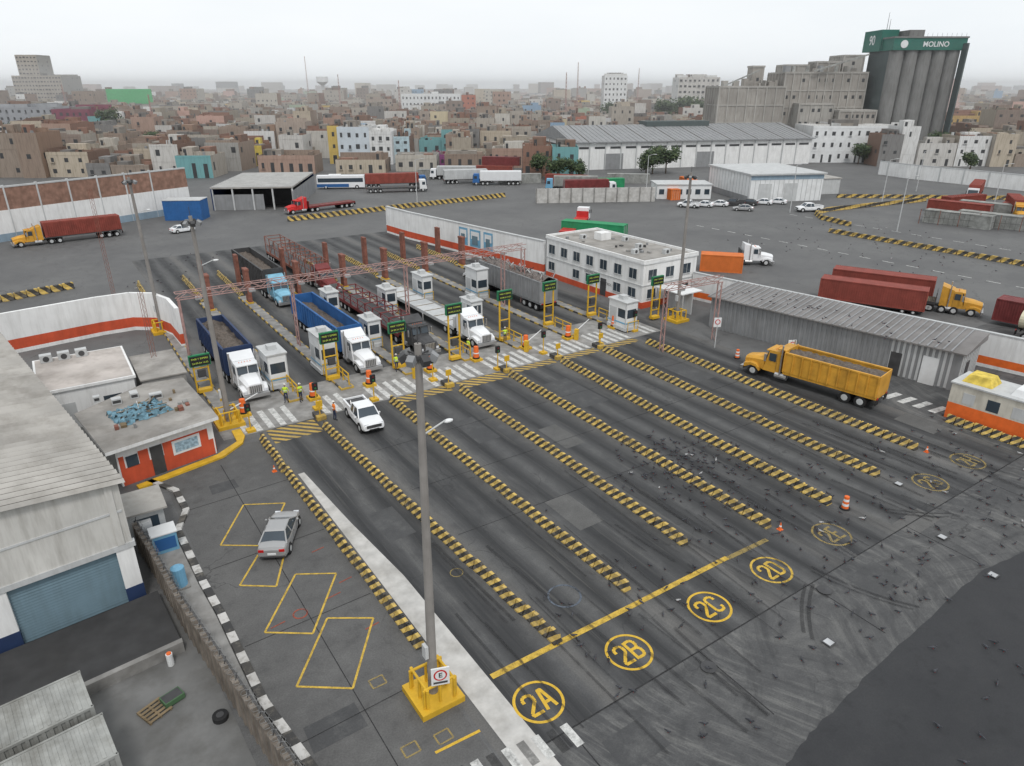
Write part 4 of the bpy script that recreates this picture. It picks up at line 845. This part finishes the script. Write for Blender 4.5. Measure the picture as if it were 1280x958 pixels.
def house(b,w,l,h,front,side,roof,lod=0,fl=None,clutter=True,wingap=3.0,miss=.25,ws=.5):
    b.box(-w/2,w/2,0,l,0,h,side)
    b.box(-w/2-.03,w/2+.03,-.06,0,0,h+.02,front)
    ph=random.uniform(.3,1.1)
    b.poly([(-w/2,0),(w/2,0),(w/2,l),(-w/2,l)],h+.01,roof)
    if lod<2:
        b.box(-w/2-.02,w/2+.02,-.05,.15,h,h+ph,front);b.box(-w/2,w/2,l-.15,l,h,h+ph,side);b.box(-w/2,-w/2+.15,.15,l-.15,h,h+ph,side);b.box(w/2-.15,w/2,.15,l-.15,h,h+ph,side)
    fl=fl or max(1,int(h/2.8));fh=h/fl
    if lod<2:
        n=max(1,int(w/wingap))
        for f in range(fl):
            off=random.uniform(-.4,.4)
            for i in range(n):
                if random.random()<miss: continue
                ww=ws*random.uniform(.6,1.25);cx=-w/2+w*(i+.5)/n+off*(miss>0);z0=f*fh+fh*.36;z1=f*fh+fh*random.uniform(.68,.78)
                if f==0 and random.random()<.4: z0=.05
                b.box(cx-ww,cx+ww,-.09,-.05,z0,z1,FARG)
                if lod==0 and random.random()<.3: b.box(cx-ww-.15,cx+ww+.15,-.5,-.06,z0-.12,z0,front)
            if lod==0 and random.random()<.5: b.box(-w/2-.04,w/2+.04,-.12,-.05,f*fh-.08+fh,f*fh+fh+.05,front)
        n=max(1,int(l/3.5))
        for f in range(fl):
            for i in range(n):
                for s in(-1,1):
                    if random.random()<.25: cy=l*(i+.5)/n;b.box(s*(w/2+.02)-.02,s*(w/2+.02)+.02,cy-.5,cy+.5,f*fh+fh*.35,f*fh+fh*.75,FARG)
    if clutter:
        for i in range(random.randint(2,5 if lod==0 else 4)):
            ww=random.uniform(1.2,w*.5);ll=random.uniform(1.2,l*.45);x=random.uniform(-w/2+.2,w/2-ww-.2);y=random.uniform(.3,l-ll-.3)
            hh=random.choice([.5,.8,1.2,2.3,2.5]);b.box(x,x+ww,y,y+ll,h,h+hh,random.choice([side,front,BRK[i%3],RM[0],RM[3]]))
            if hh>2 and lod<2: b.box(x+.3,x+min(ww-.2,1.1),y-.03,y,h+.1,h+1.9,FARG)
        if lod==0:
            for i in range(random.randint(0,3)):
                x=random.uniform(-w/2+.8,w/2-.8);y=random.uniform(.8,l-.8)
                b.cyl((x,y,h),(x,y,h+1.1),.45,.4,random.choice([M_blk,M_gry,M_gryl,M_cgr]),8)
            for i in range(random.randint(3,9)):
                x=random.uniform(-w/2+.2,w/2-.2);y=random.uniform(.2,l-.2);b.box(x-.08,x+.08,y-.08,y+.08,h,h+random.uniform(.8,1.6),side)
            for i in range(random.randint(1,3)):
                if random.random()<.5: y=random.uniform(1,l-1);b.box(-w/2,w/2,y,y+.15,h,h+random.uniform(.8,2),side)
                else: x=random.uniform(-w/2+1,w/2-1);b.box(x,x+.15,0,l,h,h+random.uniform(.8,2),side)
EX=[]
def put(name,cx0,cx1,D,depth,h,front,side,roof,fl=None,rz=0,gap=2.6,clutter=True,ws=.5):
    b=MB();w=cx1-cx0;house(b,w,depth,h,front,side,roof,0,fl,clutter,gap,0,ws);X,Y=T((cx0+cx1)/2,D)
    EX.append((cx0-1,cx1+1,D-1,D+depth+1));return b.obj(name,(X,Y,0),TR+rz,fix=False)
GREYW=mat('office_grey',(.3,.31,.33),.8,.08,.3);MAG=mat('magenta_wall',(.2,.06,.09),.8,.1,.3)
put('office_block',-222,-195,318,22,14.5,GREYW,GREYW,RM[2]);put('magenta_building',-195,-179,316,20,13.6,MAG,MAG,RM[1])
put('office_block',-428,-386,650,30,31,WM[0],WM[6],RM[1],10,ws=.8);put('office_block',-424,-406,655,20,47,WM[0],WM[6],RM[1],15,clutter=False,ws=.8)
b=MB();X,Y=T(-305,600);b.box(-18,18,0,.5,10,21,mat('billboard_green',(.05,.36,.12),.6))
for i in range(5): b.box(-16+i*8,-15.6+i*8,.5,1,0,20,M_dk)
b.box(-18,18,.5,14,0,10,WM[4]);b.obj('billboard_building',(X,Y,0),TR);EX.append((-325,-285,598,616))
put('yellow_house',-110,-84,235,14,6.6,WM[7],BRK[0],RM[0],2);put('yellow_house',-84,-78,228,10,5.5,mat('bright_yellow_wall',(.6,.47,.1),.8),BRK[0],RM[0])
put('apartment_building',-55,-45,232,14,10.4,mat('pale_blue_wall',(.52,.57,.61),.85,.06,.3),WM[8],RM[2],3,gap=2.2);put('apartment_building',-45,-38,232,12,9.2,WM[8],WM[8],RM[2],3,gap=2.2);put('brick_house',-38,-33,236,12,7.6,mat('pale_cyan_wall',(.42,.53,.57),.85),BRK[1],RM[0],3,gap=2.4)
put('yellow_house',-58.5,-55,234,12,10.6,ACC[0],BRK[1],RM[0],3)
put('teal_house',11,18,198,10,7.0,ACC[1],ACC[1],RM[0]);put('brick_house',3,11,200,12,7.6,BRK[0],BRK[1],RM[1]);put('magenta_building',-26,-20,225,8,3.2,mat('purple_wall',(.25,.07,.2),.8),MAG,RM[1])
put('office_tower',61,76,500,16,29,M_white2,WM[8],RM[2],9,gap=2.2);put('office_tower',110,137,500,20,28,WM[5],WM[8],RM[2],8,gap=3,ws=.8);put('white_building',-81,-38,550,24,17,M_white2,WM[8],RM[2],4)
put('orange_house',194,220,330,14,10.5,mat('ochre_wall',(.45,.31,.13),.85),BRK[0],RM[0],3);put('teal_house',206,214,290,10,8,ACC[1],BRK[0],RM[0],2)
b=MB();X,Y=T(-61,131);b.box(-3.4,3.4,0,4,0,3.6,M_blue)
for i in range(14): b.box(-3.4+i*.5,-3.2+i*.5,-.05,0,.1,3.5,M_blue)
b.box(-3.5,3.5,-.1,4.1,3.6,3.7,M_gryl);b.obj('blue_container_office',(X,Y,0),TR+.06)
b=MB();X,Y=T(-52,143);b.box(-8,8,0,26,4.2,4.5,M_roofg);b.box(-8,8,25.8,26,0,4.2,M_navy);b.box(7.8,8,0,26,0,3.6,M_gry);b.box(-8,-7.8,0,26,0,4.2,M_navy)
for i in range(5):b.box(-7.9+i*3.9,-7.6+i*3.9,.1,.4,0,4.2,M_gryl)
for i in range(20): b.box(-8,8,i*1.3,i*1.3+.15,4.5,4.58,M_gryl)
b.box(-8,2,.5,.7,0,3.0,M_gry);b.box(-6,6,8,20,0,3,M_dk);b.obj('open_shed',(X,Y,0),TR+.1);EX.append((-62,-42,138,172))
b=MB();X,Y=T(18,153);b.box(-13,13,0,.35,0,3.0,M_conc)
for i in range(11): b.box(-13+i*2.5,-12.8+i*2.5,-.15,0,0,3.1,M_concd)
b.obj('boundary_wall',(X,Y,0),TR+.1)
for cx,D,r,m,z in((-5,205,80,M_rcont,0),(-20,196,84,M_cgr,0),(2,186,95,M_cgr,0),(-3,207,80,M_maroon,2.3),(14,184,70,M_rcont,0),(22,176,100,M_gcont,0),(30,186,85,M_cgr,0)): container('shipping_container',*T(cx,D),TR+R(r),m,12.2,z=z)
for cx,D,r,cb_,tm in((-22,194,88,M_carw,M_gryl),(-10,182,92,M_blue,M_carw),(8,172,86,M_lblue,M_cgr),(24,166,-80,M_carw,M_maroon)): truck('container_truck',*T(cx,D),TR+R(r),cb_,'cont',14,tm,cabover=True)
for cx0,cx1,D,h in((-34,-22,212,3.6),(-20,-8,216,4.2),(-6,8,222,5),(-50,-36,206,3.4),(-72,-56,206,4)): put('store_building',cx0,cx1,D,9,h,random.choice(WM),random.choice(WM),RM[2])
# big warehouse
b=MB();X,Y=T(17.8,215);L=80;dp=38;ang=TR+math.atan2(19,77.6)
b.box(0,L,0,dp,0,7.6,M_white);b.hexa([(-.6,-.8,7.6),(L+.6,-.8,7.6),(L+.6,dp/2,7.6),(-.6,dp/2,7.6),(-.6,-.8,7.9),(L+.6,-.8,7.9),(L+.6,dp/2,11.6),(-.6,dp/2,11.6)],M_gry)
b.hexa([(-.6,dp/2,7.6),(L+.6,dp/2,7.6),(L+.6,dp+.8,7.6),(-.6,dp+.8,7.6),(-.6,dp/2,11.6),(L+.6,dp/2,11.6),(L+.6,dp+.8,7.9),(-.6,dp+.8,7.9)],M_gry)
for i in range(52): x=i*L/52;b.hexa([(x,-.8,7.9),(x+.2,-.8,7.9),(x+.2,dp/2,11.6),(x,dp/2,11.6),(x,-.8,8.0),(x+.2,-.8,8.0),(x+.2,dp/2,11.7),(x,dp/2,11.7)],M_roofd if i%6==3 else M_gry)
for i in range(16): b.box(2+i*4.9,5.4+i*4.9,-.06,-.01,5.9,6.5,FARG);b.box(.2+i*4.95,.5+i*4.95,-.2,0,0,7.5,M_gryl)
b.box(-.05,-.01,4,34,5,6.5,FARG);b.box(-.08,-.02,0,dp,0,2.5,M_cgr);b.box(10,16,-.1,-.05,0,4.5,M_gry);b.box(40,46,-.1,-.05,0,4.5,M_gry)
b.box(30,52,dp/2-3,dp/2+3,11,12.6,M_silod);b.obj('warehouse_building',(X,Y,0),ang);EX.append((14,100,208,285))
put('white_building',97,127,238,16,10.6,M_white2,WM[8],RM[2],3,gap=2.6)
# mill / factory complex
b=MB()
def blk(x0,x1,y0,y1,h,m=M_factory,rows=0,cols=0,pil=4,bands=0):
    b.box(x0,x1,y0,y1,0,h,m);b.box(x0-.2,x1+.2,y0-.2,y1+.2,h,h+.6,M_factory2)
    if pil:
        n=max(1,int((x1-x0)/pil))
        for i in range(n+1): xx=x0+(x1-x0)*i/n;b.box(xx-.2,xx+.2,y0-.25,y0,0,h,M_factory2)
        n=max(1,int((y1-y0)/pil))
        for i in range(n+1): yy=y0+(y1-y0)*i/n;b.box(x0-.25,x0,yy-.2,yy+.2,0,h,M_factory2)
    for i in range(bands): zz=h*(i+1)/(bands+1);b.box(x0-.15,x1+.15,y0-.18,y0,zz-.2,zz+.2,M_factory2);b.box(x0-.18,x0,y0,y1,zz-.2,zz+.2,M_factory2)
    for r in range(rows):
        for c in range(cols):
            if random.random()<.25: continue
            xx=x0+(x1-x0)*(c+.5)/cols;zz=h*(r+.6)/rows-.5;b.box(xx-.45,xx+.45,y0-.05,y0,zz,zz+1.1,FARG)
blk(72,95,262,280,22.5,M_factory,0,0,3,3);blk(95,123.5,264,282,27,M_factory,5,11,2.8,4);blk(99,111,258,263.5,17,M_factory2,4,6);blk(111.5,124,254,263.5,15,M_factory,4,7);blk(84,88,266,272,29,M_factory,3,1,0);blk(107,115,268,276,30.5,M_factory,0,0);blk(116,123,268,280,32.5,M_factory2,6,3);blk(97,105,270,280,29.5,M_factory2,2,3)
for i in range(5): b.box(75+i*4,77+i*4,270,272,23,24.8,M_factory2);b.cyl((98+i*5,266,27.5),(98+i*5,266,29.5),.7,.7,M_cgr,8)
for i in range(14): x=random.uniform(73,121);b.box(x,x+random.uniform(.5,2),265,268,27.6 if x>95 else 23.1,(29.4 if x>95 else 25)+random.uniform(-1,.5),random.choice([M_factory,M_gry,M_factory2]))
b.beam((104,262.5,27.8),(122,262.5,33),.5,M_cgr);b.beam((73,262,23),(85,262,28),.4,M_cgr)
b.obj('flour_mill_building',(0,0,0),TR);EX.append((66,130,250,304))
b=MB()
r=2.38
for i in range(5):
    for j in range(4): b.cyl((128.8+i*4.65,258+j*4.6,0),(128.8+i*4.65,258+j*4.6,34),r,r,M_silo if j==0 else M_silod,28)
b.box(126.4,126.8,258,272,0,34,M_silod)
b.box(126,150.2,255.2,274.6,34,37.6,M_siloband);b.box(125.8,150.5,255,274.9,37.6,38.1,M_silo);b.box(125.2,131,263,275.5,34,40.6,M_siloband);b.box(132,137,258,268,38.1,40.2,M_silo)
for q in range(2): b.cyl((128+q*.8,266,40),(128+q*.8,266,46-q*2),.1,.05,M_dk,4)
for q in range(15): b.beam((127+q*1.6,255.2,38),(127+q*1.6,255.2,39.1),.05,M_dk)
b.box(149,149.5,252.5,255.6,0,36,M_silod)
b.cyl((129.5,255.15,35.8),(129.5,255.0,35.8),1.2,1.2,M_white2,20)
o=b.obj('grain_silo',(0,0,0),TR)
text('MOLINO',2.2,M_white2,o,(140,255.1,35.7),(R(90),0,0),'silo_lettering',.04)
text('90',4.2,M_white2,o,(125.1,269,37.4),(R(90),0,R(-90)),'silo_number',.05);EX.append((122,156,248,282))
b=MB();X,Y=T(50.8,153);b.box(0,17,0,20,0,5.6,M_white2);b.box(-.4,17.4,-.5,20.4,5.6,5.9,M_gryl);b.box(-.06,0,.5,19,0,1.2,M_gry);b.box(.0,17,-.06,0,4.6,5.4,M_bluw);b.box(2,5,-.08,-.01,0,3.8,M_gryl);b.box(8,11,-.08,-.01,0,3.8,M_gryl)
for i in range(16): b.box(1.1*i,1.1*i+.1,-.05,0,0,4.6,M_gryl)
for i in range(14): b.box(-.05,0,.5+1.4*i,.6+1.4*i,0,5.6,M_gryl)
b.obj('storage_building',(X,Y,0),TR+.18);EX.append((44,70,150,178))
b=MB();X,Y=T(38,158);b.box(-6,6,0,7,0,3,M_white2);b.box(-6.2,6.2,-.2,7.2,3,3.2,M_gryl)
for i in range(6): b.box(-5.5+i*2,-4.4+i*2,-.06,0,1,2.1,M_gl)
b.obj('site_office_building',(X,Y,0),TR);EX.append((28,46,150,170))
b=MB();X,Y=T(70,165);b.box(-3,6,0,6,0,3.4,M_gryl);b.box(-3.2,6.2,-.2,6.2,3.4,3.6,M_roofg);b.box(-1,1,-.05,0,1,2.2,M_gl);b.obj('site_office_building',(X,Y,0),TR+.2)
A=T(107,196);B=T(122,171);wall('boundary_wall',[T(104,205),A,B,T(140,150)],3.6,[(0,3.5,M_white,0),(3.5,3.7,M_gryl,.3)],.3,6)
A=T(74,128);B=T(100,112)
b=MB();n=40
for i in range(n+1):
    p=Vector(A).lerp(Vector(B),i/n)
    if i%4==0:b.cyl((p.x,p.y,0),(p.x,p.y,2.6),.06,.06,M_rust,5)
    b.cyl((p.x,p.y,.1),(p.x,p.y,2.3),.02,.02,M_dk,3)
for z in(.2,1.2,2.3): b.cyl((*A,z),(*B,z),.03,.03,M_dk,4)
b.obj('steel_fence')
b=MB();X,Y=T(247,420);PK=mat('pink_stone',(.5,.38,.35),.85)
b.box(-4,4,0,8,0,14,PK);b.box(-3.3,3.3,.7,7.3,14,19,PK);b.box(-1,1,.6,.7,15,18,FARG);b.cyl((0,4,19),(0,4,22),3,2.4,PK,12);b.cyl((0,4,22),(0,4,27),2.2,.1,PK,12);b.box(-12,12,8,30,0,9,PK);b.obj('church_tower',(X,Y,0),TR)
EX.append((235,262,415,455))
def blocked(x0,x1,d0,d1):
    for a,c,e,f in EX:
        if x0<c and x1>a and d0<f and d1>e: return True
    return False
def dmin(cx,D):
    u=cx/D
    if u<-.42: return 192
    if u<-.28: return 188
    if u<-.02: return 222
    if u<.09: return 206
    if u<.5: return 262
    return 222
D=184;row=0;cnt=0
while D<470:
    dep=random.uniform(9,14);cx=-.85*D-10
    while cx<.85*D+10:
        w=random.uniform(5.5,12);dd=D+random.uniform(0,3)
        if random.random()<.03: cx+=5
        if dd>dmin(cx+w/2,dd) and not blocked(cx,cx+w,dd,dd+dep):
            b=MB();h=random.choice([2.8,3,3.2,5.2,5.4,5.8,5.6,7.6,8.2,8.4,8.6,11])
            if D>280 and random.random()<.05: h=random.uniform(11,14.5)
            fr=random.choice(WM if random.random()<.88 else ACC);sd=random.choice(BRK+WM[:4]+[fr])
            house(b,w-.2,dep,h,fr,sd,random.choice(RM),0 if D<330 else 1)
            X,Y=T(cx+w/2,dd);b.obj(random.choice(['brick_house','apartment_building','row_house']),(X,Y,0),TR+random.uniform(-.05,.05),fix=False);cnt+=1
        cx+=w
    row+=1;D+=dep+(.6 if row%2 else 5)
b=MB()
while D<1100:
    dep=random.uniform(11,18);cx=-.85*D-10
    while cx<.85*D+10:
        w=random.uniform(7,20)
        if not blocked(cx,cx+w,D,D+dep):
            h=random.choice([3,3.5,5.6,6,6.5,8.5,9,11])
            if random.random()<.05: h=random.uniform(12,21)
            fr=random.choice(WM if random.random()<.92 else ACC);X,Y=T(cx+w/2,D+random.uniform(0,4));b.M=Matrix.Translation((X,Y,0))@Matrix.Rotation(TR+random.uniform(-.1,.1),4,'Z')
            house(b,w-.5,dep,h,fr,random.choice(BRK+WM[:6]),random.choice(RM),1 if D<800 else 2)
        cx+=w+(random.uniform(2,8) if random.random()<.12 else 0)
    D+=dep+random.choice([2,9])
b.M=Matrix.Identity(4);b.obj('distant_city',fix=False)
b=MB()
while D<3600:
    cx=-.85*D-10
    while cx<.85*D:
        w=random.uniform(15,50);h=random.choice([5,6,7,9,10]) if random.random()>.04 else random.uniform(18,32)
        X,Y=T(cx,D+random.uniform(0,20));b.M=Matrix.Translation((X,Y,0))@Matrix.Rotation(TR+random.uniform(-.2,.2),4,'Z');b.box(-w/2,w/2,0,30,0,h,random.choice(WM));cx+=w+random.uniform(0,20)
    D+=50+D*.02
b.M=Matrix.Identity(4);b.obj('distant_city',fix=False)
for cx,D,h in((-173,640,46),(45,520,38),(-110,480,30),(-250,420,24),(100,600,36),(30,420,30),(-60,400,26),(190,420,26),(-145,300,20)):
    b=MB()
    for s,t in((-1,-1),(1,-1),(0,1)): b.cyl((s*.7,t*.7,0),(s*.15,t*.15,h),.12,.08,M_trusst,4)
    for i in range(int(h/2)): z=i*2;k=.7-(.55*z/h);b.cyl((-k,-k,z),(k,-k,z+2),.06,.06,M_trusst,3);b.cyl((k,-k,z),(0,k,z+2),.06,.06,M_trusst,3)
    b.obj('radio_mast',(*T(cx,D),0))
b=MB();b.cyl((0,0,0),(0,0,24),2.2,1.6,WM[8],10);b.cyl((0,0,24),(0,0,27),2,6,M_white2,14);b.cyl((0,0,27),(0,0,32),6,6,M_white2,14);b.obj('water_tower',(*T(-195,780),0))
def tree(x,y,h,r,name='tree'):
    b=MB();b.cyl((0,0,0),(.1,.1,h*.55),.22,.13,M_bark,7)
    cl=[((.1,.1,h*.72),r*.6)]
    for i in range(10):
        a=random.uniform(0,6.28);rr=r*random.uniform(.3,.75);z=h*random.uniform(.5,.92);p=(rr*math.cos(a),rr*math.sin(a),z);b.cyl((.05,.05,h*.4),p,.1,.03,M_bark,5);cl.append((p,r*random.uniform(.4,.6)))
    k=max(1,r/3)
    for p,cr in cl:
        for i in range(150):
            d=Vector((random.gauss(0,1),random.gauss(0,1),random.gauss(0,.8))).normalized()*cr*random.uniform(.3,1.1);c=Vector(p)+d;s=random.uniform(.18,.42)*k
            u=Vector((random.uniform(-1,1),random.uniform(-1,1),random.uniform(-1,1))).normalized();w=u.orthogonal().normalized()
            b.face([c-u*s,c+w*s*.6,c+u*s,c-w*s*.6],M_leaf if random.random()<.65 else M_leaf2)
    b.obj(name,(x,y,0),0,fix=False)
for cx,D,h,r in((-165,305,14,5),(-162,308,10,4),(8,195,6,3),(12,192,5.5,3),(17,191,5,2.8),(40,206,6.5,3.4),(44,207,7,3.7),(38,205,5,2.8),(118,232,7,3.8),(124,231,6,3.4),(111,233,5.5,3.2),(140,240,9,4.2),(152,250,8,4.5),(157,255,7,4),(86,420,15,7),(100,430,16,8),(112,440,15,8),(60,450,14,6),(-70,350,9,4),(150,400,12,7),(170,420,12,7),(-5,330,8,3.5),(136,215,4.5,2.5),(-128,262,8,3.5),(-205,300,9,4)):
    tree(*T(cx,D),h,r)
for cx,D in((30,160),(55,140),(78,150),(95,140),(66,120),(20,190),(-20,150),(96,170),(74,200)):
    b=MB();b.cyl((0,0,0),(0,0,9),.1,.06,M_gryl,6);b.cyl((0,0,9),(1.3,0,9.3),.05,.04,M_gryl,5);b.ell((1.5,0,9.25),(.4,.15,.08),M_gryl,6,4);b.obj('street_lamp',(*T(cx,D),0),TR)
for x,y,h in((5.3,88,13),(5.5,61,8)):
    b=MB()
    for s,t in((-1,-1),(1,-1),(0,1)): b.cyl((s*.18,t*.18,0),(s*.18,t*.18,h),.02,.02,M_rust,4)
    for i in range(int(h/.5)): b.cyl((-.18,-.18,i*.5),(.18,-.18,i*.5+.5),.012,.012,M_rust,3);b.cyl((.18,-.18,i*.5),(0,.18,i*.5+.5),.012,.012,M_rust,3)
    b.obj('lattice_mast',(x,y,0))
# ------------------------------------------------------------ sea haze over the city: a real, thin scattering layer
hz=bpy.data.materials.new('sea_haze');hz.use_nodes=True;nt=hz.node_tree;nt.nodes.clear()
o_=nd(nt,'ShaderNodeOutputMaterial');vs_=nd(nt,'ShaderNodeVolumeScatter');vs_.inputs['Color'].default_value=(1,1,1,1);vs_.inputs['Density'].default_value=.00065;vs_.inputs['Anisotropy'].default_value=.3;nt.links.new(vs_.outputs[0],o_.inputs['Volume'])
hz.cycles.homogeneous_volume=True
b=MB();b.box(-3000,3000,170,2400,-2,36,hz);b.obj('haze',(0,0,0),TR)
# ------------------------------------------------------------ world, sun, camera
w=bpy.data.worlds.new("World");sc.world=w;w.use_nodes=True;nt=w.node_tree;bg=nt.nodes['Background']
sky=nd(nt,'ShaderNodeTexSky');sky.sky_type='NISHITA';sky.sun_disc=False;sky.sun_elevation=R(55);sky.sun_rotation=R(200);sky.dust_density=4;sky.air_density=1
tc=nd(nt,'ShaderNodeTexCoord');cl=noise(nt,tc.outputs['Generated'],1.6,4,.55,(1,1,4))
clc=mixc(nt,mrange(nt,cl,.35,.7,0,1),(9.3,9.75,10.1),(10.2,10.5,10.7))
nt.links.new(mixc(nt,.94,sky.outputs[0],clc),bg.inputs['Color']);bg.inputs['Strength'].default_value=.1
l=bpy.data.lights.new('sun','SUN');l.energy=1.5;l.angle=R(12);l.color=(1,.97,.94);lo=bpy.data.objects.new('sun',l);sc.collection.objects.link(lo)
el,az=R(55),R(200);dv=Vector((math.sin(az)*math.cos(el),math.cos(az)*math.cos(el),math.sin(el)));lo.rotation_euler=dv.to_track_quat('Z','Y').to_euler()
c=bpy.data.cameras.new('camera');c.sensor_width=36;c.lens=870/1280*36;c.clip_end=9000;c.clip_start=.5
co=bpy.data.objects.new('camera',c);sc.collection.objects.link(co);co.location=(0,0,23);co.rotation_euler=(R(90)-math.atan(371/870),0,R(-34));sc.camera=co
sc.view_settings.view_transform='Standard';sc.view_settings.look='None';sc.view_settings.exposure=0
print('houses',cnt)
